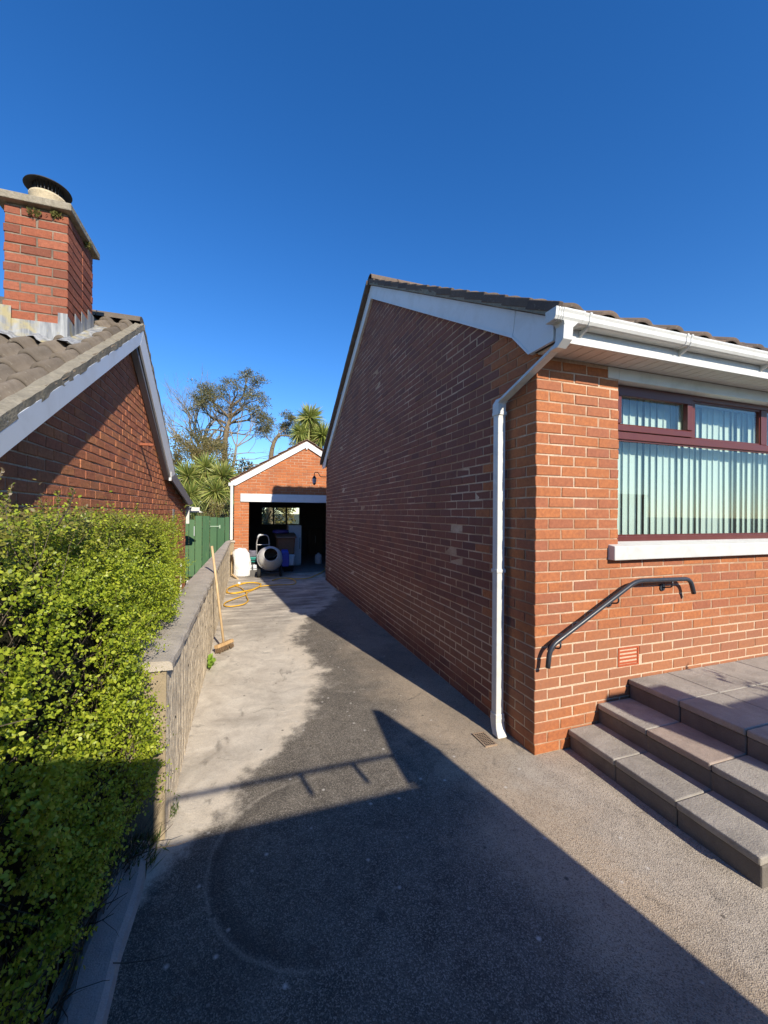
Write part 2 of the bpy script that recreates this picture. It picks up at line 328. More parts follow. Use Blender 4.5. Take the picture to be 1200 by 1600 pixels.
M['palm'] = leaf_mat('cordyline_leaf', [(0.0,(0.10,0.15,0.035)),(0.35,(0.22,0.28,0.06)),(0.7,(0.38,0.40,0.10)),(1.0,(0.50,0.42,0.18))], 0.25, None, 1.0)
M['shrub'] = leaf_mat('brown_green_shrub', [(0.0,(0.08,0.075,0.025)),(0.5,(0.19,0.16,0.05)),(1.0,(0.30,0.21,0.09))], 0.2, None, 1.5)
M['shrub_green'] = leaf_mat('green_shrub', [(0.0,(0.03,0.05,0.012)),(0.5,(0.09,0.13,0.03)),(1.0,(0.18,0.22,0.06))], 0.25, None, 1.5)
M['weed'] = leaf_mat('fresh_weed_leaf', [(0.0,(0.12,0.22,0.02)),(1.0,(0.28,0.42,0.05))], 0.3, None, 5)
def bark(name, a_, b_):
    k = NT(name); a = k.noise(12, 6, 0.7); return k.fin(k.mix(k.mapr(a, 0.35, 0.7), a_, b_), 0.95, k.bump(a, 0.8, 0.02), 0.15)
M['twig'] = bark('hedge_twig', (0.07,0.05,0.035), (0.21,0.165,0.12)); M['bark'] = bark('tree_bark', (0.11,0.095,0.06), (0.24,0.20,0.14))
M['bark_pine'] = bark('pine_bark', (0.12,0.09,0.055), (0.27,0.20,0.12)); M['bark_bare'] = bark('bare_tree_bark', (0.20,0.175,0.13), (0.36,0.31,0.24)); M['core'] = bark('hedge_inner_dark', (0.008,0.009,0.004), (0.03,0.028,0.014))
k = NT('green_fence_paint'); a = k.noise(3, 5, 0.6); mp = k.n('Mapping', Vector=k.pos(), Scale=(40, 40, 2.5)).outputs[0]; g = k.noise(1, 5, 0.65, mp)
c = k.ramp(k.rand(), [(0, (0.045,0.11,0.05)), (0.5, (0.065,0.14,0.065)), (1, (0.085,0.165,0.075))]); c = k.mix(k.mapr(g, 0.55, 0.75, 0, 0.5), c, (0.15,0.25,0.10)); c = k.mix(k.mapr(a, 0.5, 0.7, 0, 0.3), c, (0.05,0.10,0.06))
M['fence'] = k.fin(c, 0.75, k.bump(g, 0.4, 0.004), 0.3)
def wood(name, a_, b_):
    k = NT(name); mp = k.n('Mapping', Vector=k.pos(), Scale=(30, 30, 3)).outputs[0]; g = k.noise(1, 5, 0.65, mp); return k.fin(k.mix(k.mapr(g, 0.35, 0.7), a_, b_), 0.7, k.bump(g, 0.3, 0.003), 0.3)
M['wood'] = wood('pale_timber', (0.50,0.34,0.18), (0.70,0.52,0.30)); M['wood_head'] = wood('broom_head_wood', (0.42,0.26,0.12), (0.58,0.38,0.19)); M['wood_dark'] = wood('old_brown_wood', (0.10,0.065,0.04), (0.17,0.11,0.07))
M['bristle'] = concrete('dusty_bristle', (0.20,0.13,0.075), 0.6, 0, 60)
def plain(name, col, rough=0.5, spec=0.5, metal=0, nscale=14, var=0.25):
    k = NT(name); a = k.noise(nscale, 5, 0.65); b = k.noise(110, 3, 0.6); c = k.mix(k.mapr(a, 0.4, 0.75, 0, var), col, tuple(q*0.5 for q in col)); return k.fin(c, rough, k.bump(b, 0.1, 0.002), spec, metal)
k = NT('white_woven_sack'); a = k.noise(6, 3, 0.5, dist=1.2); b = k.noise(30, 5, 0.6); M['bag'] = k.fin(k.mix(k.mapr(b, 0.5, 0.8, 0, 0.3), (0.74,0.72,0.70), (0.5,0.48,0.45)), 0.7, k.bump(k.math('ADD', a, k.math('MULTIPLY', b, 0.15)), 0.7, 0.04), 0.2); M['mixer'] = plain('cement_splashed_drum', (0.56,0.54,0.50), 0.6, 0.4, 0, 7, 0.4)
M['mixer_in'] = plain('cement_crusted_inside', (0.16,0.13,0.10), 0.9, 0.2, 0, 12, 0.6); M['blue'] = plain('blue_mixer_paint', (0.03,0.05,0.36), 0.45); M['tyre'] = plain('black_rubber', (0.022,0.022,0.022), 0.8, 0.2)
M['steel'] = plain('dull_steel', (0.42,0.40,0.39), 0.45, 0.5, 0.4); M['teal'] = plain('teal_plastic', (0.01,0.20,0.16), 0.45); M['greycloth'] = plain('grey_rubble_sack', (0.16,0.15,0.18), 0.9, 0.1)
M['bin'] = plain('brown_bin_plastic', (0.20,0.095,0.05), 0.5); M['purple'] = plain('purple_sheet', (0.06,0.035,0.16), 0.6); M['appliance'] = plain('white_enamel', (0.62,0.66,0.70), 0.35); M['whiteplas'] = plain('white_plastic_tub', (0.66,0.67,0.68), 0.4)
M['yellow'] = plain('yellow_cable', (0.72,0.40,0.03), 0.45, 0.4, 0, 20, 0.1); M['plug'] = plain('white_plug', (0.78,0.76,0.72), 0.4); M['orange'] = plain('orange_sand', (0.46,0.24,0.08), 0.9, 0.1)
M['van'] = plain('silver_van_paint', (0.45,0.46,0.48), 0.3); M['vanglass'] = plain('dark_van_glass', (0.02,0.025,0.03), 0.05)
M['wallrender'] = concrete('pale_wall_render', (0.5,0.47,0.42), 0.4)
k = NT('blind_vane'); a = k.noise(3, 3, 0.5); k.fin((0.80,0.84,0.79), 0.75, None, 0.2)
tr = k.n('BsdfTranslucent', Color=(0.7,0.76,0.7,1)); mx = k.n('MixShader', i0=0.25, i1=k.b.outputs[0], i2=tr.outputs[0]); k.t.links.new(mx.outputs[0], k.out.inputs[0]); M['vane'] = k.m
def glass(name, tint, gl=1.0):
    k = NT(name); tp = k.n('BsdfTransparent', Color=(*tint, 1)); gs = k.n('BsdfGlossy', Color=(1,1,1,1), Roughness=0.01); k.pos(); fr = k.n('Fresnel', IOR=k.mapr(k._pos.outputs['Backfacing'], 0, 1, 1.5, 1/1.5))
    mx = k.n('MixShader', i0=k.math('MULTIPLY', fr.outputs[0], gl), i1=tp.outputs[0], i2=gs.outputs[0]); k.t.links.new(mx.outputs[0], k.out.inputs[0]); return k.m
M['glass'] = glass('clear_window_glass', (0.90,0.95,0.93), 1.0)
M['lampglass'] = plain('frosted_lamp_glass', (0.35,0.37,0.42), 0.3)

# ------------------------------------------------------------------ bricks
BL, BH, BG, BD = 0.215, 0.065, 0.010, 0.1025
def brick_verts(L, H, jit, ch=0.0035):
    j = lambda s: rnd.uniform(-s, s)
    o = [(-L/2, -H/2), (L/2, -H/2), (L/2, H/2), (-L/2, H/2)]; v = []
    for x, z in o: v.append((x, BD, z))
    d = [(x+j(jit), z+j(jit*0.7)) for x, z in o]; y = j(jit*0.6)
    for x, z in d: v.append((x, ch+y, z))
    for x, z in d: v.append((x-math.copysign(ch, x), y+j(jit*0.3), z-math.copysign(ch, z)))
    f = [(0,1,5,4),(1,2,6,5),(2,3,7,6),(3,0,4,7),(4,5,9,8),(5,6,10,9),(6,7,11,10),(7,4,8,11),(8,9,10,11)]
    return v, f
BMESH = {}
def brick_mesh(L, mat, k):
    key = (round(L, 3), mat.name, k)
    if key not in BMESH:
        v, f = brick_verts(L, BH, 0.003); me = bpy.data.meshes.new('brick'); me.from_pydata(v, [], f); me.materials.append(mat); BMESH[key] = me
    return BMESH[key]
class Wall:
    """O: corner point, rot: 0 facing -Y (u=+X), -90 facing -X (u=-Y), 90 facing +X (u=+Y)"""
    def __init__(s, part, O, rot, mat): s.part = part; s.O = Vector(O); s.rot = R(rot); s.mat = mat; s.b = []
    def w(s, u, d, v):
        c, n = math.cos(s.rot), math.sin(s.rot); return Vector((s.O.x+c*u-n*d, s.O.y+n*u+c*d, s.O.z+v))
    def fill(s, u0, u1, v0, v1, inside=None, first=lambda i: (0.0 if i % 2 == 0 else 0.1125), i0=0, ends=True):
        i = i0; v = v0
        while v+BH <= v1+0.03:
            u = u0+first(i)
            cur = u-0.225 if not ends else u
            while cur < u1-0.02:
                a = max(cur, u0); e = min(cur+BL, u1)
                if e-a > 0.04 and (inside is None or inside((a+e)/2, v+BH/2)): s.b.append([(a+e)/2, v+BH/2, e-a])
                cur += 0.225
            v += BH+BG; i += 1
def cam_size(p):
    q = p-CAM_POS; z = q.dot(CF)
    if z < 0.2: return 0
    x, y = q.dot(CR)/z*FPX, q.dot(CU)/z*FPX
    return 0 if abs(x) > 615 or abs(y) > 815 else 1.0/z
def lay_bricks(walls, K):
    lst = []
    for wl in walls:
        nrm = Vector((math.sin(wl.rot), -math.cos(wl.rot), 0))
        for b in wl.b:
            p = wl.w(b[0], 0, b[1]); vd = (CAM_POS-p); face = max(0.0, vd.normalized().dot(nrm)); lst.append((cam_size(p)**2*face*b[2], wl, b))
    lst.sort(key=lambda t: -t[0])
    rest = {}
    for i, (sz, wl, b) in enumerate(lst):
        if i < K and sz > 0:
            L = min((0.215, 0.1025, 0.16, 0.05), key=lambda q: abs(q-b[2]))
            if abs(L-b[2]) > 0.004: L = round(b[2], 2)
            o = bpy.data.objects.new('brick', brick_mesh(L, wl.mat, rnd.randrange(6)))
            p = wl.w(b[0], rnd.uniform(-0.0022, 0.0015), b[1]+rnd.uniform(-0.001, 0.001)); link(o, wl.part, p); o.rotation_euler = (0, rnd.uniform(-0.004, 0.004), wl.rot)
        else: rest.setdefault(id(wl), (wl, []))[1].append(b)
    for wl, bs in rest.values():
        V = []; Fc = []
        for b in bs:
            v, f = brick_verts(b[2], BH, 0.003); n0 = len(V); dy = rnd.uniform(-0.002, 0.0015)
            V += [tuple(wl.w(b[0]+x, y+dy, b[1]+z)) for x, y, z in v]; Fc += [tuple(n0+i for i in q) for q in f]
        mb = MB(); mb.v = V; mb.f = Fc
        me = bpy.data.meshes.new('brick'); me.from_pydata(V, [], Fc); me.materials.append(wl.mat)
        o = bpy.data.objects.new('brick', me); link(o, wl.part); o['kind'] = 'stuff'

# ------------------------------------------------------------------ roof tiles
def tile_profile(w, roll, n=7):
    pr = []
    for i in range(n+1):                       # roll on the left part, shallow pan on the right
        t = i/n; pr.append((t*0.52*w, roll*math.sin(PI*t)**0.8))
    for i in range(1, 5):
        t = i/4; pr.append(((0.52+0.48*t)*w, -0.35*roll*math.sin(PI*t)))
    return pr
def tile_geo(w, L, roll, th=0.026, jit=0.003):
    pr = tile_profile(w+0.012, roll); n = len(pr); j = lambda: rnd.uniform(-jit, jit); a, b, c = j(), j(), j()
    v = [(x, 0+c, z+0.03+a) for x, z in pr]+[(x, L+0.07, z-0.004+b) for x, z in pr]+[(x, 0+c, z+0.03-th+a) for x, z in pr]
    f = [(i, i+1, n+i+1, n+i) for i in range(n-1)]+[(2*n+i, 2*n+i+1, i+1, i) for i in range(n-1)]
    f += [(0, n, 2*n), (n-1, 3*n-1, 2*n-1)]
    return v, f
def lay_tiles(part, x_edges, y0, z0, slope, gauge, rows, w, roll, mat, K, skip=None, sgn=1, x_from=0.0):
    """tiles on a slope climbing towards +Y; x_edges = x of the first tile's edge, sgn = direction of successive tiles"""
    ang = math.atan(slope); meshes = []
    for i in range(5):
        v, f = tile_geo(w, gauge, roll); me = bpy.data.meshes.new('roof_tile'); me.from_pydata(v, [], f); me.materials.append(mat); me.polygons.foreach_set('use_smooth', [True]*len(me.polygons)); meshes.append((v, f, me))
    lst = []
    ncol, = (rows[1],)
    for r_ in range(rows[0]):
        for c_ in range(ncol):
            x = x_edges+sgn*c_*w if sgn > 0 else x_edges-(c_+1)*w
            yy = y0+r_*gauge*math.cos(ang); zz = z0+r_*gauge*math.sin(ang); p = Vector((x, yy, zz))
            if skip and skip(x+w/2, yy): continue
            lst.append((cam_size(p+Vector((w/2, .1, .05))), p, r_, c_))
    lst.sort(key=lambda t: -t[0]); V = []; Fc = []
    for i, (sz, p, r_, c_) in enumerate(lst):
        v, f, me = meshes[rnd.randrange(5)]; rz = rnd.uniform(-0.012, 0.012); dx = rnd.uniform(-0.003, 0.003); dn = rnd.uniform(-0.002, 0.003)
        if i < K and sz > 0:
            o = bpy.data.objects.new('roof_tile', me); link(o, part, p+Vector((dx, 0, dn))); o.rotation_euler = (ang+rnd.uniform(-0.008, 0.008), rnd.uniform(-0.01, 0.01), rz)
        else:
            n0 = len(V); Mx = Matrix.Rotation(ang, 3, 'X'); V += [tuple(p+Mx@Vector(q)) for q in v]; Fc += [tuple(n0+k_ for k_ in q) for q in f]
    if V:
        me = bpy.data.meshes.new('roof_tile'); me.from_pydata(V, [], Fc); me.materials.append(mat); o = bpy.data.objects.new('roof_tile', me); link(o, part); o['kind'] = 'stuff'
def rough_strip(p0, p1, w, h, nseg, jit):
    """irregular mortar strip from p0 to p1, width along X, height along Z"""
    mb = MB(); p0, p1 = Vector(p0), Vector(p1); n = nseg; j = lambda s=1: rnd.uniform(-jit, jit)*s
    for i in range(n+1):
        c = p0.lerp(p1, i/n); mb.v += [(c.x+j(.6), c.y, c.z+j()), (c.x-w+j(.3), c.y, c.z+j(.3)), (c.x-w+j(.3), c.y, c.z+h+j()), (c.x+j(.8), c.y, c.z+h*0.85+j(1.3))]
    for i in range(n):
        for q in range(4): mb.f.append((4*i+q, 4*i+(q+1) % 4, 4*i+4+(q+1) % 4, 4*i+4+q))
    mb.f += [(3,2,1,0), tuple(4*n+q for q in range(4))]; return mb

# ================================================================== ground
tag(MB().add([(-300,-300,-0.06),(300,-300,-0.06),(300,400,-0.06),(-300,400,-0.06)], [(0,1,2,3)]).build('ground', M['ground']), kind='structure')
gx_, gy_ = 96, 180
xs = np.linspace(-0.62, 9.0, gx_); ys = np.linspace(-9, 11.47, gy_); GX, GY = np.meshgrid(xs, ys)
GZ = 0.004*np.sin(GX*2.1+0.4*np.sin(GY))*np.sin(GY*1.3+1)+0.002*np.sin(GX*5+GY*3)
idx = np.arange(gx_*gy_).reshape(gy_, gx_); Q = np.stack([idx[:-1,:-1], idx[:-1,1:], idx[1:,1:], idx[1:,:-1]], -1).reshape(-1, 4)
tag(np_mesh('driveway', np.stack([GX, GY, GZ], -1).reshape(-1, 3), Q, M['drive'], smooth=True), kind='structure')
tag(MB().add([(-8,-9,-0.03),(-0.5,-9,-0.03),(-0.5,11,-0.03),(-8,11,-0.03)], [(0,1,2,3)]).build('hedge_soil', M['soil']), kind='structure')
mb = MB(); n = 40                                     # concrete kerb strip in front of the hedge
for i in range(n+1):
    y = -3+5.28*i/n; q = 0.006*math.sin(i*1.7); mb.v += [(-0.555+q,y,-0.04),(-0.555+q,y,0.047),(-0.535+q,y,0.055),(-0.445+q,y,0.05),(-0.425+q,y,0.035),(-0.415+q,y,-0.02)]
for i in range(n):
    for q in range(5): mb.f.append((6*i+q, 6*i+q+1, 6*i+6+q+1, 6*i+6+q))
mb.f += [tuple(range(6)), tuple(6*n+q for q in range(6))]
tag(mb.build('kerb', M['kerb']), kind='structure')

# ================================================================== right bungalow
HX, HY = 1.914, 2.32; HB = 10.03
SL = 0.581
house = thing('brick_bungalow', 'red brick bungalow on the right with shaded gable wall, white gutter and maroon window', 'bungalow', (HX, HY, 0))
front = MB().box(HX+.0055, 2.664, HY+.003, HY+.10, -.05, 2.80).box(2.664, 9, HY+.003, HY+.10, -.05, 1.335).box(2.664, 9, HY+.105, HY+.2, -.05, 1.33).box(2.7, 9, HY+.01, HY+.2, 2.795, 2.95).build('front_wall', M['mortar'], house)
zb = lambda y: 2.99+SL*(min(y, 12.36-y)-2.537)+0.09          # underside of the bargeboard (+ a margin)
gab = MB().prism([(HX+.003, HY+.0055, -.05), (HX+.003, HB, -.05), (HX+.003, HB, 2.86), (HX+.003, 6.18, 5.18), (HX+.003, HY+.0055, 2.86)], (0.2, 0, 0)).build('gable_wall', M['mortar'], house)
wf = Wall(front, (HX, HY, 0.0), 0, M['brick'])
def in_front(u, v):
    x = HX+u; return not (x > 2.664 and v > 1.335)
for i in range(37):
    v = 0.004+i*.075; cur = 0.0 if i % 2 == 0 else 0.1125; lim = (2.669-HX) if v > 1.28 else 6.4
    if v > 2.76: break
    while cur < lim-.02:
        seg = [(cur, min(cur+BL, lim))]
        if .50 < v < .66:                       # leave the air vent free
            o0, o1 = 2.668-HX, 2.894-HX; seg = [q for x0, x1 in seg for q in ((x0, min(x1, o0)), (max(x0, o1), x1)) if q[1]-q[0] > .03]
        for x0, x1 in seg: wf.b.append([(x0+x1)/2, v+BH/2, x1-x0])
        cur += .225
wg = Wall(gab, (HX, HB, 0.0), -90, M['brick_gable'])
def in_gable(u, v):
    y = HB-u; return v < 2.84 or v < zb(y)
LG = HB-HY
for i in range(70):
    v = 0.004+i*0.075
    if v > 5.2: break
    start = LG-(0 if i % 2 == 1 else 0.1125); cur = start-BL
    if i % 2 == 0: pass
    while cur > -0.1:
        a = max(cur, 0); e = cur+BL
        if e-a > .05 and in_gable((a+e)/2, v+BH/2): wg.b.append([(a+e)/2, v+BH/2, e-a])
        cur -= 0.225
# towards the corner the gable is built of the front's redder bricks
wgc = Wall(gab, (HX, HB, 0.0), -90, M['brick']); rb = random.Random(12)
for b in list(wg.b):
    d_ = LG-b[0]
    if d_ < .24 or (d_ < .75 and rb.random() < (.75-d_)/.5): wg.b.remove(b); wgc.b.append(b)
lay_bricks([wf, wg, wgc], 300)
MB().box(9, 9.2, HY, HB, -.05, 2.8).box(HX+.2, 9, HB-.2, HB, -.05, 2.8).build('rear_wall', M['brick'], house)
# air vent
v_ = MB().box(2.676, 2.886, HY-.004, HY+.03, .528, .541).box(2.676, 2.886, HY-.004, HY+.03, .657, .67).box(2.676, 2.69, HY-.0035, HY+.03, .541, .657).box(2.872, 2.886, HY-.0035, HY+.03, .541, .657).build('air_vent', M['terracotta'], house)
for i in range(4):
    z = .553+i*.028; MB().prism([(2.69, HY+.0, z-.008), (2.69, HY+.028, z+.012), (2.69, HY+.028, z+.024), (2.69, HY+.0, z+.004)], (.182, 0, 0)).build('louvre', M['terracotta'], v_)
MB().box(2.68, 2.88, HY+.03, HY+.04, .53, .67).build('vent_back', M['dark_metal'], v_)
# roof
roof = MB().prism([(HX-.045, 2.097, 2.97), (HX-.045, 6.18, 5.35), (HX-.045, 10.4, 2.90), (HX-.045, 10.4, 2.86), (HX-.045, 6.18, 5.31), (HX-.045, 2.097, 2.94)], (7.4, 0, 0)).build('roof', M['tile_dark'], house)
lay_tiles(roof, HX-.06, 2.03, 2.952, SL, 0.325, (15, 26), 0.3, 0.026, M['tile_dark'], 150)
for i in range(15):                             # thick stepped tile ends along the verge
    c = Vector((HX-.062, 2.03+.28*(i+.55), 2.965+SL*.28*(i+.55))); Mv = Matrix.Rotation(math.atan(SL)-R(2.6)+rnd.uniform(-.008, .008), 3, 'X')
    if c.y < 6.2: MB().obox(c+Vector((rnd.uniform(-.004, .004), 0, rnd.uniform(-.004, .004))), .035, .345, .062, Mv).build('verge_tile', M['tile_dark'], roof, .006)
rough_strip((HX-.047, 2.06, 2.925), (HX-.047, 6.16, 5.31), .03, .05, 60, .005).build('verge_mortar', M['verge'], roof)
rough_strip((HX-.05, 10.35, 2.90), (HX-.05, 6.2, 5.315), .06, .08, 60, .006).build('verge_mortar', M['tile_dark'], roof)
for i in range(16):
    x0 = HX-.07+i*.45; m_ = MB()
    ring = [(0.13*math.cos(a), 0.10*math.sin(a)) for a in [R(t) for t in range(-10, 191, 25)]]
    vs = [(x0+dx, 6.18+y, 5.375+z*s_) for dx, s_ in ((0, 1), (.44, 1)) for y, z in ring]; nn = len(ring)
    vs += [(x0+dx, 6.18+y*.88, 5.375+z*.86) for dx in (0, .44) for y, z in ring]
    fs = [(i_, i_+1, nn+i_+1, nn+i_) for i_ in range(nn-1)]+[(2*nn+i_, 3*nn+i_, 3*nn+i_+1, 2*nn+i_+1) for i_ in range(nn-1)]+[(i_, 2*nn+i_, 2*nn+i_+1, i_+1) for i_ in range(nn-1)]
    m_.add(vs, fs).build('ridge_tile', M['tile_dark'], roof)
# bargeboards with boxed ends
bx = HX-.042
zu = lambda y: 2.99+SL*(y-2.537)
bb = MB().prism([(bx, 2.115, 2.80), (bx, 2.356, 2.80), (bx, 2.537, 2.99), (bx, 2.50, 3.185), (bx, 2.115, 2.96)], (.022, 0, 0)).build('bargeboard_end', M['white_board'], house, .002)
MB().prism([(bx, 2.541, 2.992), (bx, 6.18, 5.107), (bx, 6.18, 5.315), (bx, 2.504, 3.187)], (.022, 0, 0)).build('bargeboard', M['white_board'], house, .002)
MB().prism([(bx, 6.182, 5.107), (bx, 9.825, 2.99), (bx, 10.004, 2.80), (bx, 10.35, 2.80), (bx, 10.35, 2.95), (bx, 6.182, 5.315)], (.022, 0, 0)).build('bargeboard', M['white_board'], house, .002)
# raised edging bead along the lower edges
MB().prism([(bx-.006, 2.541, 2.99), (bx-.006, 6.17, 5.10), (bx-.006, 6.17, 5.118), (bx-.006, 2.541, 3.008)], (.006, 0, 0)).build('edge_bead', M['white_board'], house)
MB().prism([(bx-.006, 2.356, 2.798), (bx-.006, 2.541, 2.99), (bx-.006, 2.541, 3.008), (bx-.006, 2.356, 2.816)], (.006, 0, 0)).prism([(bx-.006, 2.115, 2.798), (bx-.006, 2.356, 2.798), (bx-.006, 2.356, 2.814), (bx-.006, 2.115, 2.814)], (.006, 0, 0)).build('edge_bead', M['white_board'], bb)
MB().box(bx+.022, HX+.0, 2.115, 2.36, 2.800, 2.812).build('boxed_end_soffit', M['soffit'], house)
MB().prism([(bx+.023, 2.541, 2.996), (bx+.023, 6.18, 5.113), (bx+.023, 9.82, 2.996), (bx+.023, 9.82, 3.02), (bx+.023, 6.18, 5.137), (bx+.023, 2.541, 3.02)], (.035, 0, 0)).build('verge_soffit', M['white_board'], house)
# fascia, soffit planks
fas = MB().box(bx+.022, 9.2, 2.095, 2.115, 2.80, 2.965).build('fascia', M['upvc'], house)
MB().box(bx+.1, 9.2, 2.080, 2.095, 2.784, 2.812).box(bx+.1, 9.2, 2.086, 2.095, 2.812, 2.832).build('fascia_lip', M['upvc'], fas, .002)
for i in range(46):
    x0 = HX+.002+i*.1; MB().box(x0+.0035, x0+.0975, 2.096, HY-.002, 2.792, 2.799).box(x0-.003, x0+.0035, 2.096, HY-.002, 2.7975, 2.80).build('soffit_plank', M['soffit'], house, .001)
MB().box(bx+.02, 9.2, 2.1, HY, 2.8, 2.81).build('soffit_backing', M['dark_board'], house)
# gutter
gut = thing_g = None
prof = [(2.0, 2.955), (2.0, 2.945), (2.006, 2.93), (2.006, 2.905), (2.016, 2.888), (2.03, 2.883), (2.09, 2.885), (2.094, 2.955), (2.088, 2.955), (2.085, 2.893), (2.032, 2.89), (2.012, 2.91), (2.012, 2.95)]
def gut_piece(x0, x1, sc=0.0):
    cy, cz = 2.047, 2.92; P = [(x0, cy+(y-cy)*(1+sc), cz+(z-cz)*(1+sc)) for y, z in prof]; return MB().prism(P, (x1-x0, 0, 0))
gut = gut_piece(1.81, 9.2).build('gutter', M['upvc'], house, .0015)
endp = [(1.79, y, z) for y, z in [(1.997,2.957),(2.003,2.905),(2.014,2.884),(2.094,2.882),(2.096,2.957)]]
MB().prism(endp, (.02, 0, 0)).build('stop_end', M['upvc'], gut, .002)
for x in (1.815, 1.835):
    gut_piece(x, x+.012, .06).build('stop_end_rib', M['upvc'], gut)
gut_piece(1.85, 2.005, .09).build('outlet_body', M['upvc'], gut, .001)
for x in (2.0, 2.055, 2.93, 2.975, 3.9, 4.85):
    gut_piece(x, x+.018, .12).build('union_clip', M['upvc'], gut, .001)
for x in (2.06, 2.98, 3.90, 4.8):
    MB().prism([(x, 2.012, 2.88), (x, 2.095, 2.878), (x, 2.095, 2.84)], (.018, 0, 0)).build('gutter_bracket', M['upvc'], gut)
# downpipe
PX, PY = 1.842, 2.652
dp = MB().sqtube([(PX, PY, .085), (PX, PY, 2.455)], .065, .065).build('downpipe', M['upvc'], house, .005)
MB().sqtube([(PX-.002, PY, 2.44), (PX-.002, PY, 2.52), (PX+.004, PY-.035, 2.555)], .073, .073).build('elbow', M['upvc'], dp, .004)
MB().sqtube([(PX+.002, PY-.02, 2.535), (PX+.055, 2.085, 2.765)], .064, .066).build('offset_pipe', M['upvc'], dp, .003)
MB().sqtube([(PX+.05, 2.10, 2.735), (PX+.055, 2.052, 2.775), (PX+.055, 2.045, 2.86)], .072, .072).build('elbow', M['upvc'], dp, .003)
MB().add([(1.855,2.005,2.885),(1.97,2.005,2.885),(1.97,2.09,2.885),(1.855,2.09,2.885),(1.866,2.01,2.85),(1.932,2.01,2.85),(1.932,2.08,2.85),(1.866,2.08,2.85)], [(0,1,5,4),(1,2,6,5),(2,3,7,6),(3,0,4,7),(4,5,6,7),(3,2,1,0)]).build('outlet_funnel', M['upvc'], dp, .002)
for z in (2.445, 1.245, .115):
    MB().box(PX-.039, PX+.039, PY-.039, PY+.039, z-.012, z+.012).box(PX+.035, HX+.006, PY+.018, PY+.036, z-.011, z+.011).build('pipe_bracket', M['upvc'], dp, .002)
MB().sqtube([(PX, PY, .16), (PX, PY, .10), (PX-.004, PY-.012, .06), (PX-.02, PY-.06, .015)], .076, .076).build('pipe_shoe', M['upvc'], dp, .005)
# lintel, sill, window
MB().box(2.56, 2.669, HY-.004, HY+.09, 2.705, 2.789).box(2.669, 5.75, HY-.004, HY+.10, 2.70, 2.789).build('lintel', M['lintel'], house, .004)
sill = MB().prism([(2.572, HY-.06, 1.343), (2.572, HY+.02, 1.343), (2.572, HY+.10, 1.352), (2.572, HY+.10, 1.475), (2.572, HY-.06, 1.447)], (3.3, 0, 0)).build('window_sill', M['sill'], house, .006)
win = MB().box(2.669, 2.74, 2.40, 2.455, 1.462, 2.70).box(5.4, 5.48, 2.40, 2.455, 1.462, 2.70).box(2.74, 5.4, 2.40, 2.455, 1.462, 1.512).box(2.74, 5.4, 2.40, 2.455, 2.655, 2.70).box(2.74, 5.4, 2.40, 2.455, 2.275, 2.335).box(3.555, 3.625, 2.402, 2.455, 2.335, 2.655).box(4.5, 4.585, 2.402, 2.455, 2.335, 2.655).box(4.95, 5.03, 2.402, 2.455, 1.512, 2.275).build('window', M['maroon'], house, .004)
def sash(x0, x1, z0, z1, t=.058, y0=2.388):
    s_ = MB()
    s_.prism([(x0, y0, z0), (x0, y0+.04, z0), (x0, y0+.04, z0+t), (x0, y0+.012, z0+t), (x0, y0, z0+t-.012)], (x1-x0, 0, 0)).box(x0, x1, y0, y0+.04, z1-t, z1).box(x0, x0+t, y0, y0+.04, z0+t, z1-t).box(x1-t, x1, y0, y0+.04, z0+t, z1-t)
    return s_.build('sash', M['maroon'], win, .003)
sash(2.72, 3.572, 2.338, 2.672)
def pane(x0, x1, z0, z1): MB().box(x0, x1, 2.425, 2.431, z0, z1).build('pane', M['glass'], win)
pane(2.73, 3.56, 2.36, 2.65); pane(3.62, 4.505, 2.33, 2.66); pane(4.58, 5.41, 2.33, 2.66); pane(2.735, 4.955, 1.507, 2.28); pane(5.025, 5.405, 1.507, 2.28)
for x0, x1, z0, z1 in ((3.625, 4.5, 2.335, 2.655), (2.74, 4.95, 1.512, 2.275)):
    MB().box(x0, x1, 2.413, 2.424, z0, z0+.012).box(x0, x1, 2.413, 2.424, z1-.012, z1).box(x0, x0+.012, 2.413, 2.424, z0+.012, z1-.012).box(x1-.012, x1, 2.413, 2.424, z0+.012, z1-.012).build('glazing_bead', M['maroon'], win)
vme = []
for q in range(4):
    m_ = MB(); nn = 5
    for i in range(nn+1):
        t = i/nn-.5; m_.v += [(t*.089, .012*(1-4*t*t), 0), (t*.089, .012*(1-4*t*t), 1.17)]
    for i in range(nn): m_.f.append((2*i, 2*i+2, 2*i+3, 2*i+1))
    me = bpy.data.meshes.new('blind_vane'); me.from_pydata(m_.v, [], m_.f); me.materials.append(M['vane']); vme.append(me)
for i in range(34):
    o = bpy.data.objects.new('blind_vane', vme[i % 4]); link(o, win, (2.76+i*.079, 2.535, 1.49)); o.rotation_euler = (rnd.uniform(-.004, .004), 0, R(13)+rnd.gauss(0, .10))
MB().box(2.68, 5.47, 2.50, 2.56, 2.665, 2.70).build('blind_headrail', M['whiteplas'], win)
# the room behind the window
MB().box(2.5, 6.2, 5.2, 5.3, .4, 2.75).box(2.4, 2.5, 2.43, 5.3, .4, 2.75).box(6.2, 6.3, 2.43, 5.3, .4, 2.75).box(2.4, 6.3, 2.43, 5.3, .35, .4).box(2.4, 6.3, 2.43, 5.3, 2.75, 2.8).build('room_shell', M['interior'], house)
for o in list(bpy.data.objects):
    pass

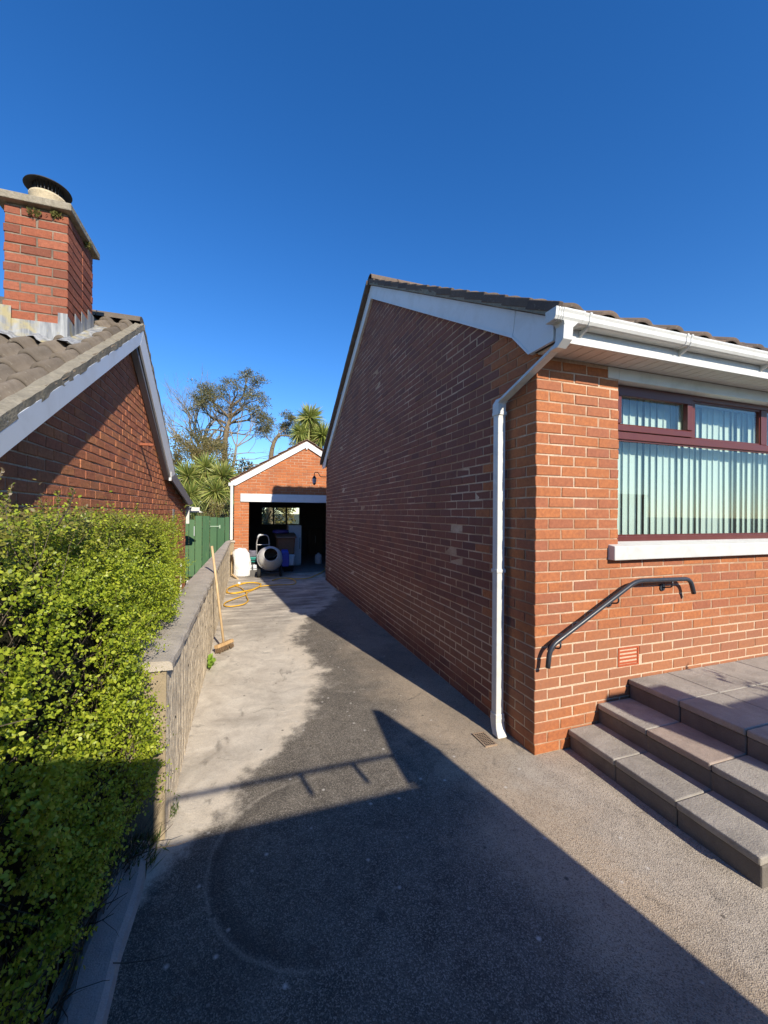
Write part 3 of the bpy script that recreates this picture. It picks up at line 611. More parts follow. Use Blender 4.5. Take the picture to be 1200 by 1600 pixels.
# handrail
rail = thing('handrail', 'blue-black metal handrail bracketed to the brick wall above the steps', 'handrail', (2.6, HY, .43))
def fillet(P, r, n=7):
    out = [Vector(P[0])]
    for i in range(1, len(P)-1):
        a, b, c = Vector(P[i-1]), Vector(P[i]), Vector(P[i+1]); u, v = (a-b), (c-b); d = min(r[i-1], u.length*.49, v.length*.49)
        s_, e_ = b+u.normalized()*d, b+v.normalized()*d
        for k_ in range(n+1):
            t = k_/n; out.append(s_*(1-t)**2+b*2*t*(1-t)+e_*t*t)
    out.append(Vector(P[-1])); return out
RY = HY-.08
MB().tube(fillet([(1.955, RY, .635), (1.972, RY, .775), (2.76, RY, 1.19), (3.335, RY, 1.178), (3.375, RY, 1.06)], [.09, .07, .11]), .0165, 12).build('rail', M['black_metal'], rail, smooth=True)
for x, z in ((2.06, .815), (2.585, 1.094), (3.135, 1.183)):
    MB().tube(fillet([(x, RY, z-.012), (x+.004, RY, z-.06), (x-.01, HY-.006, z-.075)], [.035]), .006, 8).build('bracket', M['black_metal'], rail, smooth=True)
    MB().lathe([(.0, -.004), (.027, -.004), (.027, .004), (.0, .004)], (x-.01, HY-.008, z-.075), 16, Matrix.Rotation(R(90), 3, 'X')).build('wall_plate', M['black_metal'], rail)

# drain grate
gr = MB().box(1.645, 1.745, 2.508, 2.52, .0, .011).box(1.645, 1.745, 2.678, 2.69, .0, .011).box(1.645, 1.655, 2.52, 2.678, .0, .011).box(1.735, 1.745, 2.52, 2.678, .0, .011).build('drain_grate', M['rust'])
tag(gr, 'small rusty square-holed drain grate in the drive under the downpipe', 'drain')
b_ = MB()
for i in range(1, 5): b_.box(1.655+i*.016-.0022, 1.655+i*.016+.0022, 2.52, 2.678, .0085, .0105)
for i in range(1, 8): b_.box(1.655, 1.735, 2.52+i*.0198-.0022, 2.52+i*.0198+.0022, .0085, .010)
b_.build('grate_bars', M['rust'], gr)
MB().box(1.65, 1.74, 2.515, 2.685, .0065, .008).build('drain_hole', M['tyre'], gr)

# steps and terrace
steps = thing('garden_steps', 'two grey concrete slab steps rising from the drive to the terrace by the brick wall', 'steps', (2.35, 1.7, 0))
def slab(parent, name, x0, x1, y0, y1, z0, z1, m):
    j = lambda: rnd.uniform(-.003, .003); return MB().box(x0+j(), x1, y0+.002, y1-.002, z0, z1+j()*.6).build(name, m, parent, .008)
for k_, (x0, x1, z0, z1, yend) in enumerate(((2.205, 2.50, 0, .142, 1.165), (2.478, 2.79, .142, .287, .2))):
    ye = HY-.004; i = 0
    while ye > yend+.05:
        y0 = max(ye-.383, yend); m_ = M['slab_pink'] if (k_ == 1 and i == 1) else M['slab']
        slab(steps, 'tread_slab', x0, x1, y0, ye, z1-.04, z1, m_); slab(steps, 'riser_block', x0+.010, x1, y0, ye, z0-.02, z1-.041, M['riser']); ye = y0; i += 1
MB().box(2.49, 2.8, 1.0, HY, -.05, .24).build('step_core', M['riser'], steps)
ter = MB().box(2.83, 7, -.6, HY, -.05, .385).build('terrace', M['riser']); tag(ter, kind='structure')
for j_ in range(8):
    y1 = HY-.004-j_*.383; y0 = y1-.383
    slab(ter, 'riser_block', 2.785, 2.84, y0, y1, .25, .389, M['riser'])
    x0 = 2.775
    for i in range(10):
        wd = .41; slab(ter, 'paving_slab', x0+.002, x0+wd-.002, y0, y1, .39, .431, M['slab']); x0 += wd

# ================================================================== left bungalow
LX = -1.2
lh = thing('neighbour_bungalow', 'neighbouring red brick bungalow on the left with sunlit gable, brown tiled roof and brick chimney', 'bungalow', (LX, 5.5, 0))
lw = MB().prism([(LX-.006, 1.9, -.1), (LX-.006, 9.56, -.1), (LX-.006, 9.56, 1.83), (LX-.006, 7.1, 2.28), (LX-.006, 5.2, 3.52), (LX-.006, 1.9, 1.62)], (-.2, 0, 0)).build('gable_wall', M['mortar_left'], lh)
MB().box(-9, LX-.21, 9.36, 9.55, -.1, 1.8).box(-9, LX-.21, 1.9, 2.1, -.1, 1.6).box(-9.2, -9, 1.9, 9.55, -.1, 1.8).build('rear_wall', M['brick_left'], lh)
w1_ = Wall(lw, (LX, 1.9, -.1), 90, M['brick_left'])
def in_left(u, v):
    y = 1.9+u; z = v-.1
    top = min(1.925+.592*(y-2.405)+.07, 3.463-.616*(y-5.0)+.07) if y < 7.07 else 2.25-.17*(y-7.07)
    return z < top
w1_.fill(0, 7.66, .01, 3.62, in_left)
# chimney
CX0, CX1, CY0, CY1 = -1.80, -1.382, 3.95, 4.53
ch = MB().box(CX0+.006, CX1-.006, CY0+.006, CY1-.006, 2.6, 4.09).build('chimney', M['mortar_chimney'], lh)
wc1 = Wall(ch, (CX0, CY0, 0), 0, M['brick_chimney']); wc2 = Wall(ch, (CX1, CY0, 0), 90, M['brick_chimney'])
for i in range(16):
    v = 4.085-.075*(i+1)
    if i % 2 == 0: wc1.b += [[.05, v+.0325, .10], [.21, v+.0325, .20], [.37, v+.0325, .10]]; us = (.1125, .3375)
    else: wc1.b += [[.105, v+.0325, .205], [.32, v+.0325, .205]]; us = (.0, .225, .45)
    if i % 2 == 0: wc2.b += [[.2125, v+.0325, .2], [.4275, v+.0325, .21]]; wc2.b.append([.556, v+.0325, .045])
    else: wc2.b += [[.1075, v+.0325, .0], ][:0]+[[.2125-.0, v+.0325, .2], [.43, v+.0325, .21], [.558, v+.0325, .04]]
# side courses: shift every other one
for b in wc2.b:
    pass
lay_bricks([wc1, wc2, w1_], 300)
MB().box(CX0-.06, CX1+.04, CY0-.055, CY1+.055, 4.092, 4.152).build('chimney_cap', M['cap'], ch, .008)
cc = (-1.58, 4.12)
MB().lathe([(.118, 4.14), (.122, 4.15), (.118, 4.255), (.127, 4.268), (.127, 4.285), (.10, 4.285), (.095, 4.2)], (*cc, 0), 28).build('chimney_pot', M['pot'], ch, smooth=True)
cow = MB().lathe([(.0, 4.40), (.06, 4.398), (.12, 4.386), (.158, 4.366), (.162, 4.357), (.155, 4.357), (.11, 4.37), (.0, 4.38)], (*cc, 0), 32).build('chimney_cowl', M['dark_metal'], ch, smooth=True)
cg = MB()
for i in range(26):
    a = 2*PI*i/26; cg.tube([(cc[0]+.098*math.cos(a), cc[1]+.098*math.sin(a), 4.25), (cc[0]+.10*math.cos(a), cc[1]+.10*math.sin(a), 4.375)], .0035, 5)
cg.build('cowl_cage', M['dark_metal'], cow)
zr = lambda y: 2.105+.595*(y-2.401)         # roof surface, front slope
MB().prism([(CX0-.004, CY0-.012, zr(CY0)+.0), (CX1+.004, CY0-.012, zr(CY0)+.0), (CX1+.004, CY0-.012, zr(CY0)+.16), (CX0+.40, CY0-.012, zr(CY0)+.16), (CX0-.004, CY0-.012, zr(CY0)+.155)], (0, .01, 0)).build('lead_apron', M['lead'], ch)
MB().prism([(CX0-.01, CY0-.018, zr(CY0)), (CX0+.06, CY0-.018, zr(CY0)), (CX0+.06, CY0-.018, zr(CY0)+.25), (CX0-.01, CY0-.018, zr(CY0)+.25)], (0, .006, 0)).build('lead_corner', M['lead'], ch)
MB().prism([(CX1-.055, CY0-.018, zr(CY0)), (CX1+.01, CY0-.018, zr(CY0)), (CX1+.01, CY0-.018, zr(CY0)+.245), (CX1-.055, CY0-.018, zr(CY0)+.245)], (0, .006, 0)).build('lead_corner', M['lead'], ch)
for i in range(4):
    y0 = CY0-.006+i*.147; y1 = y0+.15; z0, z1 = zr(y0)-.02, zr(y1)-.02; tp = zr(y0)+.235-.0*i
    MB().prism([(CX1+.004+.002*(i % 2), y0, z0), (CX1+.004+.002*(i % 2), y1, z1), (CX1+.004+.002*(i % 2), y1, tp-.03+.01*i), (CX1+.004+.002*(i % 2), y0, tp)], (.004, 0, 0)).build('lead_step', M['lead'], ch)
# lead skirt dressed over the tiles
m_ = MB(); nx = 26
for i in range(nx+1):
    x = CX0-.14+(CX1-CX0+.30)*i/nx
    for j_ in range(4):
        y = CY0-.005-.13*j_/3*(1+.15*math.sin(i*1.3)); m_.v.append((x, y, zr(y)+.05+.022*math.sin(x*31.4+.5)+.004*math.sin(i*3.1+j_)))
for i in range(nx):
    for j_ in range(3): m_.f.append((4*i+j_, 4*i+4+j_, 4*i+5+j_, 4*i+1+j_))
m_.build('lead_skirt', M['lead'], ch, smooth=True)
m_ = MB(); ny = 18
for i in range(ny+1):
    y = CY0-.12+(CY1-CY0+.2)*i/ny
    for j_ in range(4):
        x = CX1-.0+.12*j_/3*(1+.12*math.sin(i*1.9)); m_.v.append((x, y, zr(y)+.055+.012*math.sin(i*1.1)*(j_/3)-.006*j_))
for i in range(ny):
    for j_ in range(3): m_.f.append((4*i+j_, 4*i+1+j_, 4*i+5+j_, 4*i+4+j_))
m_.build('lead_skirt', M['lead'], ch, smooth=True)
def moss_clump(c, s, parent):
    m_ = MB()
    for i in range(70):
        p = Vector(c)+Vector((rnd.gauss(0, s), -abs(rnd.gauss(0, s*.5)), rnd.gauss(0, s*.7))); q = p+Vector((rnd.uniform(-.02, .02), rnd.uniform(-.02, .0), rnd.uniform(-.005, .03)))
        d = Vector((rnd.uniform(-1, 1), rnd.uniform(-1, 1), rnd.uniform(-1, 1)))*.008; m_.add([p, q+d, q-d], [(0,1,2)])
    m_.build('moss', M['moss'], parent)
moss_clump((-1.60, CY0-.008, 4.03), .022, ch); moss_clump((-1.46, CY0-.008, 4.045), .016, ch); moss_clump((-1.36, 4.32, 4.06), .018, ch)
# roof
lroof = MB().prism([(-1.13, 1.5, 1.54), (-1.13, 5.22, 3.755), (-1.13, 7.5, 2.30), (-1.13, 10.0, 1.875), (-1.13, 10.0, 1.83), (-1.13, 7.5, 2.25), (-1.13, 5.22, 3.70), (-1.13, 1.5, 1.49)], (-8.2, 0, 0)).build('roof', M['tile'], lh)
TA = math.atan(.595)
lay_tiles(lroof, -1.115, 2.62-4*.31*math.cos(TA), zr(2.62-4*.31*math.cos(TA))-.01, .595, .31, (14, 20), .178, .046, M['tile'], 200, skip=lambda x, y: CX0+.02 < x < CX1-.02 and CY0-.05 < y < CY1-.1, sgn=-1)
for i in range(15):
    x0 = -1.12-i*.42; ring = [(0.12*math.cos(a), 0.085*math.sin(a)) for a in [R(t) for t in range(-5, 186, 27)]]; nn = len(ring)
    vs = [(x0-dx, 5.24+y, 3.79+z) for dx in (0, .41) for y, z in ring]
    MB().add(vs, [(q, q+1, nn+q+1, nn+q) for q in range(nn-1)]+[tuple(range(nn)), tuple(range(nn, 2*nn))]).build('ridge_tile', M['tile'], lroof)
rough_strip((-1.10, 1.6, zr(1.6)-.055), (-1.10, 5.22, zr(5.22)-.055), .07, .085, 50, .0045).build('verge_mortar', M['verge'], lroof)
rough_strip((-1.10, 7.45, 2.31), (-1.10, 5.24, 3.735), .07, .07, 40, .006).build('verge_mortar', M['verge'], lroof)
MB().prism([(-1.122, 1.6, 1.925+.592*(1.6-2.405)), (-1.122, 5.06, 3.50), (-1.122, 5.2, 3.715), (-1.122, 1.6, 2.075+.5826*(1.6-2.403))], (.022, 0, 0)).build('bargeboard', M['grey_board'], lh, .002)
MB().prism([(-1.122, 5.063, 3.497), (-1.122, 7.067, 2.20), (-1.122, 7.5, 2.30), (-1.122, 5.203, 3.715)], (.022, 0, 0)).build('bargeboard', M['white_board'], lh, .002)
MB().prism([(-1.19, 5.0, 3.44), (-1.19, 7.067, 2.17), (-1.19, 7.067, 2.21), (-1.19, 5.0, 3.50)], (.065, 0, 0)).prism([(-1.19, 1.6, 1.92+.592*(1.6-2.405)), (-1.19, 5.0, 3.44), (-1.19, 5.0, 3.49), (-1.19, 1.6, 1.95+.592*(1.6-2.405))], (.065, 0, 0)).build('verge_soffit', M['dark_board'], lh)
MB().prism([(-1.124, 7.09, 2.19), (-1.124, 9.25, 1.81), (-1.124, 10.0, 1.86), (-1.124, 7.52, 2.30)], (.026, 0, 0)).build('rear_bargeboard', M['dark_board'], lh, .002)
MB().box(-1.128, -1.094, 7.06, 7.09, 2.16, 2.30).build('board_joint', M['white_board'], lh)
MB().box(-1.30, -.97, 9.98, 10.06, 1.70, 1.775).prism([(-1.25, 10.2, 1.66), (-.93, 10.2, 1.66), (-1.1, 10.2, 1.78), (-1.25, 10.2, 1.80)], (0, .06, 0)).build('rear_gutter', M['upvc'], lh)
MB().sqtube([(-1.165, 9.62, 1.80), (-1.165, 9.62, 1.42)], .06, .06).build('downpipe', M['upvc'], lh)
MB().box(LX-.01, LX+.145, 5.545, 5.60, 2.47, 2.50).build('projecting_brick', M['brick_chimney'], lh, .004)
MB().box(LX-.01, LX+.015, 7.9, 8.05, 1.48, 1.72).build('wall_slot', M['dark_board'], lh)
MB().tube([(LX+.02, 8.8, .68), (LX+.02, 8.8, .10), (LX+.05, 9.3, .05), (LX+.05, 9.55, .20)], .018, 8).build('waste_pipe', M['upvc'], lh)

# ================================================================== low boundary wall
bw = thing('boundary_wall', 'low tan combed-render boundary wall with grey concrete coping between hedge and drive', 'wall', (-.48, 6.8, 0))
def taper(y): return -.575 if y < 5 else -.575+(y-5)/6.4*.12
rj = random.Random(3)
m_ = MB(); n = 30
def wall_sec(y0, y1, n):
    m_ = MB()
    for i in range(n+1):
        y = y0+(y1-y0)*i/n; xr = -.383+.004*math.sin(y*3)+.018*(y-2.3)/9; m_.v += [(xr, y, -.03), (xr+.002*math.sin(y*7), y, .868), (taper(y)+.015, y, .868), (taper(y)+.015, y, -.03)]
    for i in range(n):
        for q in range(4): m_.f.append((4*i+q, 4*i+(q+1) % 4, 4*i+4+(q+1) % 4, 4*i+4+q))
    m_.f += [(0,1,2,3), tuple(4*n+q for q in range(4))]; return m_
wr_ = np.random.default_rng(5)
def combed_panel(y0, y1):
    """the combed face is real relief: slanting ridges a few millimetres deep"""
    ny = int((y1-y0)/.0055); nz = 26; yy = np.linspace(y0, y1, ny); zz = np.linspace(-.03, .868, nz); YY, ZZ = np.meshgrid(yy, zz)
    line = wr_.random(ny+400); k1 = ((YY-y0)/.0055+ZZ*14).astype(int) % (ny+400); k2 = ((YY-y0)/.0055*.6-ZZ*9+77).astype(int) % (ny+400)
    XX = -.383+.004*np.sin(YY*3)+.018*(YY-2.3)/9+.0065*(line[k1]-.5)+.0045*(line[k2]-.5)+.0015*(wr_.random(YY.shape)-.5)
    XX[:, 0] = XX[:, 1]; V = np.stack([XX, YY, ZZ], -1).reshape(-1, 3); idx = np.arange(ny*nz).reshape(nz, ny); Q = np.stack([idx[:-1,:-1], idx[:-1,1:], idx[1:,1:], idx[1:,:-1]], -1).reshape(-1, 4)
    ex = []; n0 = len(V)
    for row in (0, -1):
        for col in (0, -1): ex.append((taper(YY[row, col])+.015, YY[row, col], ZZ[row, col]))
    V = np.concatenate([V, np.array(ex)]); c = lambda r_, q: idx[r_, q]
    Q = np.concatenate([Q, np.array([[c(0, 0), c(-1, 0), n0+2, n0], [c(0, -1), n0+1, n0+3, c(-1, -1)], [n0, n0+2, n0+3, n0+1], [c(-1, 0), c(-1, -1), n0+3, n0+2]])])
    # the end edge follows the corrugated column, so close it with a strip
    e0 = np.stack([idx[:-1, 0], idx[1:, 0]], -1)
    np_mesh('wall_panel', V, Q, M['render'], bw)
MB().box(-.565, -.374, 2.322, 2.339, -.03, .868).build('wall_end', M['render_plain'], bw, .004)
combed_panel(2.34, 5.30); combed_panel(5.312, 11.38)
def coping(y0, y1):
    m_ = MB(); n = max(6, int((y1-y0)/.12)); q_ = rj.uniform(0, 9)
    for i in range(n+1):
        y = y0+(y1-y0)*i/n; e = .004*math.sin(i*2.3+q_)+rj.uniform(-.004, .004); xr = -.348+e; xl = taper(y)-.012+rj.uniform(-.004, .004)
        m_.v += [(xr+.004, y, .872), (xr, y, .905), (xr-.014, y, .918+rj.uniform(-.002, .002)), ((xr+xl)/2, y, .926), (xl+.012, y, .918), (xl, y, .905), (xl, y, .872)]
    for i in range(n):
        for q in range(7): m_.f.append((7*i+q, 7*i+(q+1) % 7, 7*i+7+(q+1) % 7, 7*i+7+q))
    m_.f += [tuple(range(7)), tuple(7*n+q for q in range(7))]
    m_.build('coping_stone', M['coping'], bw)
coping(2.30, 6.53); coping(6.542, 11.35)
MB().box(-.395, -.265, 11.39, 11.44, 0, .87).build('end_pier', M['render_plain'], bw); MB().box(-.42, -.24, 11.36, 11.445, .873, .925).build('coping_end', M['coping'], bw, .006)

# ================================================================== garage
YG = 11.45; GL, GRt = -.275, 3.5; GA = 1.62
ga = thing('brick_garage', 'orange brick garage at the end of the drive with its wide doorway open', 'garage', (1.6, YG, 0))
gz_ = lambda x: 3.50-.60*abs(x-GA)
gfw = MB().prism([(GL+.006, YG+.006, -.05), (.096, YG+.006, -.05), (.096, YG+.006, 1.955), (3.1, YG+.006, 1.955), (3.1, YG+.006, -.05), (GRt, YG+.006, -.05), (GRt, YG+.006, 2.42), (GA, YG+.006, 3.56), (GL+.006, YG+.006, 2.42)], (0, .2, 0)).build('front_wall', M['mortar'], ga)
wgf = Wall(gfw, (GL, YG, -.02), 0, M['brick_garage'])
wgf.fill(0, 3.775, 1.96+.02, 3.55, lambda u, v: (v-.02 < gz_(GL+u)+.04) and not (GL+u < 3.4 and v < 2.2))
for i in range(26):
    v = .01+i*.075
    wgf.b += [[.1075, v+.0325, .215], [.298, v+.0325, .146]] if i % 2 == 0 else [[.073, v+.0325, .146], [.2635, v+.0325, .215]]
    wgf.b += [[3.45, v+.0325, .2], [3.66, v+.0325, .2]]
wgf.b += [[.073, 1.98+i*.075+.0325, .146] for i in range(3)]+[[.051, 1.98+i*.075+.0325, .1025] for i in (3, 5, 7)]
lay_bricks([wgf], 0)
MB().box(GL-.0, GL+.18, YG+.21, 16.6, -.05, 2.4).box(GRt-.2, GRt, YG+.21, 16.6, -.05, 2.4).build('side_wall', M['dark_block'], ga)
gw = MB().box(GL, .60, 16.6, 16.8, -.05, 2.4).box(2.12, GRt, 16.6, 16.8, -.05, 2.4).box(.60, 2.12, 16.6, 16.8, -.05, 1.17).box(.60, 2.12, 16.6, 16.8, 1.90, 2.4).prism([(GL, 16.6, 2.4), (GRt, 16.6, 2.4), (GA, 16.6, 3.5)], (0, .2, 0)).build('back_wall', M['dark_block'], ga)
gwin = MB().box(.60, .64, 16.62, 16.7, 1.17, 1.9).box(2.08, 2.12, 16.62, 16.7, 1.17, 1.9).box(.64, 2.08, 16.62, 16.7, 1.17, 1.21).box(.64, 2.08, 16.62, 16.7, 1.86, 1.9).box(1.05, 1.11, 16.62, 16.7, 1.21, 1.86).box(1.54, 1.60, 16.62, 16.7, 1.21, 1.86).build('window', M['dark_board'], ga)
for a_, b2 in ((.64, 1.05), (1.11, 1.54), (1.60, 2.08)): MB().box(a_, b2, 16.655, 16.66, 1.21, 1.86).build('pane', M['glass'], gwin)
MB().box(GL, GRt, YG-.02, 16.6, -.04, .012).build('floor', concrete('garage_floor', (0.26,0.23,0.21), .6), ga)
MB().box(-.115, 3.4, YG-.035, YG+.15, 1.955, 2.165).build('lintel', M['white_board'], ga, .003)
MB().prism([(GL-.10, YG-.03, gz_(GL-.10)+.165), (GA, YG-.03, 3.665), (GRt+.10, YG-.03, gz_(GRt+.1)+.165), (GRt+.10, YG-.03, gz_(GRt+.1)+.205), (GA, YG-.03, 3.705), (GL-.10, YG-.03, gz_(GL-.1)+.205)], (0, 5.4, 0)).build('roof', M['tile_red'], ga)
for sgn in (-1, 1):
    xe = GL-.08 if sgn < 0 else GRt+.08
    P = [(GA, YG-.045, 3.50), (GA, YG-.045, 3.663), (xe, YG-.045, gz_(xe)+.163), (xe, YG-.045, gz_(xe)-.01)]
    if sgn < 0: P = P[:3]+[(xe, YG-.045, 2.395), (xe+.11, YG-.045, 2.375), (xe+.17, YG-.045, gz_(xe+.17)-.01)]
    MB().prism([(p[0]+(-.0015 if sgn < 0 else .0015), p[1], p[2]) for p in P], (0, .025, 0)).build('bargeboard', M['white_board'], ga, .002)
MB().box(GA-.02, GA+.02, YG-.05, YG-.015, 3.44, 3.51).build('finial_block', M['white_board'], ga)
rt = MB()
for sgn in (-1, 1):
    for r_ in range(8):
        for c_ in range(1):
            x0 = GA+sgn*(r_*.25); x1 = GA+sgn*((r_+1)*.25+.02); z0, z1 = 3.712-.6*r_*.25, 3.712-.6*((r_+1)*.25); rt.prism([(x0, YG-.075, z0+.012), (x1, YG-.075, z1+.03), (x1, YG-.075, z1+.012), (x0, YG-.075, z0-.005)], (0, 5.4, 0))
rt.build('tile_course', M['tile_red'], ga)
MB().sqtube([(-.335, YG-.02, 2.36), (-.335, YG-.02, .94)], .07, .07).build('downpipe', M['upvc'], ga, .006)
MB().box(-.42, -.30, YG-.05, 16.8, 2.36, 2.45).build('gutter', M['upvc'], ga, .01)

# ================================================================== gate between garage and neighbour
gt = thing('board_gate', 'dark green painted board side gate between the neighbour and the garage', 'gate', (-.95, 11.5, 0))
xb = [-1.66, -1.515, -1.365, -1.222, -1.052, -.868, -.692, -.502, -.36]
for i in range(len(xb)-1):
    zt = 1.53+rnd.uniform(-.012, .012)+(.03 if i in (3, 4) else 0); MB().box(xb[i]+.006, xb[i+1]-.006, 11.50+rnd.uniform(-.004, .004), 11.52, .0, zt-(.05 if i == 2 else 0)).build('board', M['fence'], gt, .004)
for z in (.35, 1.25): MB().box(-1.65, -.37, 11.525, 11.57, z-.05, z+.05).build('cross_rail', M['fence'], gt)
MB().box(-.86, -.64, 11.485, 11.498, 1.285, 1.305).box(-.64, -.61, 11.485, 11.498, 1.24, 1.33).build('tee_hinge', plain('verdigris_hinge', (0.35,0.45,0.32), .6), gt)
for x in (-1.045, -.86, -.685): MB().tube([(x, 11.49, 1.25), (x, 11.503, 1.25)], .013, 8).build('bolt', M['dark_metal'], gt)
MB().box(-1.245, -1.232, 11.49, 11.5, 1.05, 1.3).build('latch_strip', M['whiteplas'], gt)

# ================================================================== wall lantern on the house corner
lt = thing('wall_lantern', 'dark wall lantern on a curved bracket at the far corner of the shaded house', 'lantern', (1.93, 10.02, 2.55))
LCX, LCY = 1.62, 10.06
MB().tube(fillet([(1.91, LCY, 2.57), (1.76, LCY, 2.57), (1.72, LCY, 2.68), (1.62, LCY, 2.68), (1.62, LCY, 2.57)], [.05, .05, .05]), .009, 8).build('bracket_arm', M['dark_metal'], lt, smooth=True)
MB().lathe([(.0, 2.60), (.02, 2.585), (.035, 2.56), (.055, 2.53), (.055, 2.52), (0, 2.52)], (LCX, LCY, 0), 8).lathe([(.04, 2.40), (.03, 2.38), (.012, 2.36), (0, 2.355)], (LCX, LCY, 0), 8).build('lantern_cap', M['dark_metal'], lt)
MB().lathe([(.048, 2.52), (.05, 2.47), (.04, 2.40)], (LCX, LCY, 0), 8).build('lantern_glass', M['lampglass'], lt)

# ================================================================== broom
br = thing('broom', 'wooden yard broom leaning on the coping of the low wall', 'broom', (-.22, 5.25, 0))
MB().tube([(-.232, 5.27, .095), (-.343, 5.42, .935), (-.388, 5.475, 1.25)], .0145, 10).build('handle', M['wood'], br, smooth=True)
Mh = Matrix.Rotation(R(52), 3, 'Z')@Matrix.Rotation(R(-14), 3, 'X')
MB().obox((-.225, 5.255, .085), .27, .062, .042, Mh).build('head', M['wood_head'], br, .006)
m_ = MB()
for i in range(18):
    for j_ in range(5):
        c = Vector((-.225, 5.255, .085))+Mh@Vector((-.125+i*.0147, -.022+j_*.011, -.02)); e = c+Mh@Vector((rnd.uniform(-.012, .012), (j_-2)*.006+rnd.uniform(-.006, .006), -.062+rnd.uniform(0, .012))); e.z = max(e.z, .003); m_.tube([c, e], .0045, 4)
m_.build('bristles', M['bristle'], br)

# ================================================================== hose / cable
hp = [(2.3,12.3),(2.28,11.9),(2.04,11.22),(1.74,10.61),(1.48,10.22),(1.19,10.3),(0.9,10.42),(0.64,10.18),(0.8,10.38),(1.0,10.42),(1.13,10.16),(1.15,9.7),(1.03,9.49),(0.73,9.48),(0.35,9.42),(0.14,9.09),(-0.16,8.81),(-0.33,8.89),(-0.345,9.13),(-0.3,9.53),(-0.1,9.9),(0.15,10.0),(0.33,9.87),(0.36,9.62),(0.26,9.3),(0.05,8.94),(-0.2,8.74),(-0.33,8.98),(-0.33,9.35),(-0.14,9.74),(0.08,9.95),(0.3,9.84),(0.35,9.52),(0.24,9.18),(0.09,8.87),(0.04,8.62),(0.05,8.31),(0.07,7.99),(0.01,7.72),(-0.11,7.61),(-0.24,7.56),(-0.335,7.7),(-0.32,7.91),(-0.19,8.19),(-0.02,8.46),(0.05,8.66),(-0.07,9.39),(-0.2,9.69),(-0.11,9.85)]
def catmull(P, n=6):
    P = [Vector(p) for p in P]; out = []
    for i in range(len(P)-1):
        a, b, c, d = P[max(i-1, 0)], P[i], P[i+1], P[min(i+2, len(P)-1)]
        for k_ in range(n):
            t = k_/n; out.append(.5*((2*b)+(c-a)*t+(2*a-5*b+4*c-d)*t*t+(3*b-a-3*c+d)*t**3))
    out.append(P[-1]); return out
cab = thing('extension_cable', 'yellow cable lying in loose loops on the drive by the low wall', 'cable', (0, 9.2, 0))
MB().tube(catmull([(x, y, .018+.012*abs(math.sin(i*1.3))) for i, (x, y) in enumerate(hp)]), .0105, 6).build('cable', M['yellow'], cab, smooth=True)
MB().lathe([(0, 0), (.025, 0), (.032, .02), (.032, .05), (.022, .065), (0, .068)], (-.115, 9.87, .005), 12).build('plug', M['plug'], cab, smooth=True)

# ================================================================== cement mixer
mx_ = thing('cement_mixer', 'cement mixer with pale open drum facing down the drive and blue motor box', 'cement mixer', (.62, 10.9, 0))
ax = Vector((.02, -.90, .42)).normalized(); Mq = ax.to_track_quat('Z', 'Y').to_matrix()
dc = Vector((.63, 11.0, .475))
drum = MB().lathe([(.0, -.34), (.12, -.335), (.22, -.28), (.295, -.15), (.312, -.02), (.305, .06), (.27, .17), (.19, .275), (.178, .285), (.168, .28)], dc, 36, Mq).build('drum', M['mixer'], mx_, smooth=True)
MB().lathe([(.170, .278), (.255, .16), (.288, .05), (.285, -.05), (.20, -.24), (0, -.30)], dc, 36, Mq).build('drum_inside', M['mixer_in'], drum, smooth=True)
MB().lathe([(.314, -.035), (.330, -.03), (.330, .0), (.314, .008)], dc, 36, Mq).build('drum_ring', M['steel'], drum)
m_ = MB()
for a in (.4, 2.5, 4.6):
    m_.obox(dc+Mq@Vector((.17*math.cos(a), .17*math.sin(a), .05)), .03, .012, .26, Mq@Matrix.Rotation(a, 3, 'Z')@Matrix.Rotation(.5, 3, 'Y'))
m_.build('mixing_blade', M['steel'], drum)
MB().lathe([(.0, .03), (.09, .02), (.15, -.03), (.1, -.05)], dc+Vector((-.07, .02, -.12)), 12).build('sand_load', M['orange'], drum, smooth=True)
MB().box(.93, 1.12, 10.98, 11.30, .24, .60).prism([(.93, 10.98, .60), (.93, 11.30, .60), (.93, 11.22, .68), (.93, 11.02, .66)], (.17, 0, 0)).build('motor_box', M['blue'], mx_, .02)
MB().tube([(.34, 11.05, .10), (.36, 11.12, .42), (.80, 11.2, .45), (.95, 11.15, .42)], .022, 8).tube([(.36, 11.12, .42), (.40, 11.5, .02)], .02, 8).tube([(.92, 11.12, .42), (.90, 10.83, .02)], .024, 8).tube([(.92, 11.15, .42), (.92, 11.5, .02)], .02, 8).tube([(.34, 11.05, .11), (.9, 11.05, .11)], .015, 8).build('stand', M['tyre'], mx_)
def wheel(parent, c, r, wd):
    wl = MB().lathe([(r*.55, -wd/2), (r*.92, -wd/2), (r, -wd*.3), (r, wd*.3), (r*.92, wd/2), (r*.55, wd/2)], c, 20, Matrix.Rotation(R(90), 3, 'Y')).build('wheel', M['tyre'], parent, smooth=True)
    MB().lathe([(0, -wd*.42), (r*.56, -wd*.42), (r*.56, wd*.42), (0, wd*.42)], c, 16, Matrix.Rotation(R(90), 3, 'Y')).build('rim', M['steel'], wl)
wheel(mx_, Vector((.345, 10.84, .115)), .112, .08); wheel(mx_, Vector((.90, 10.95, .10)), .10, .06)

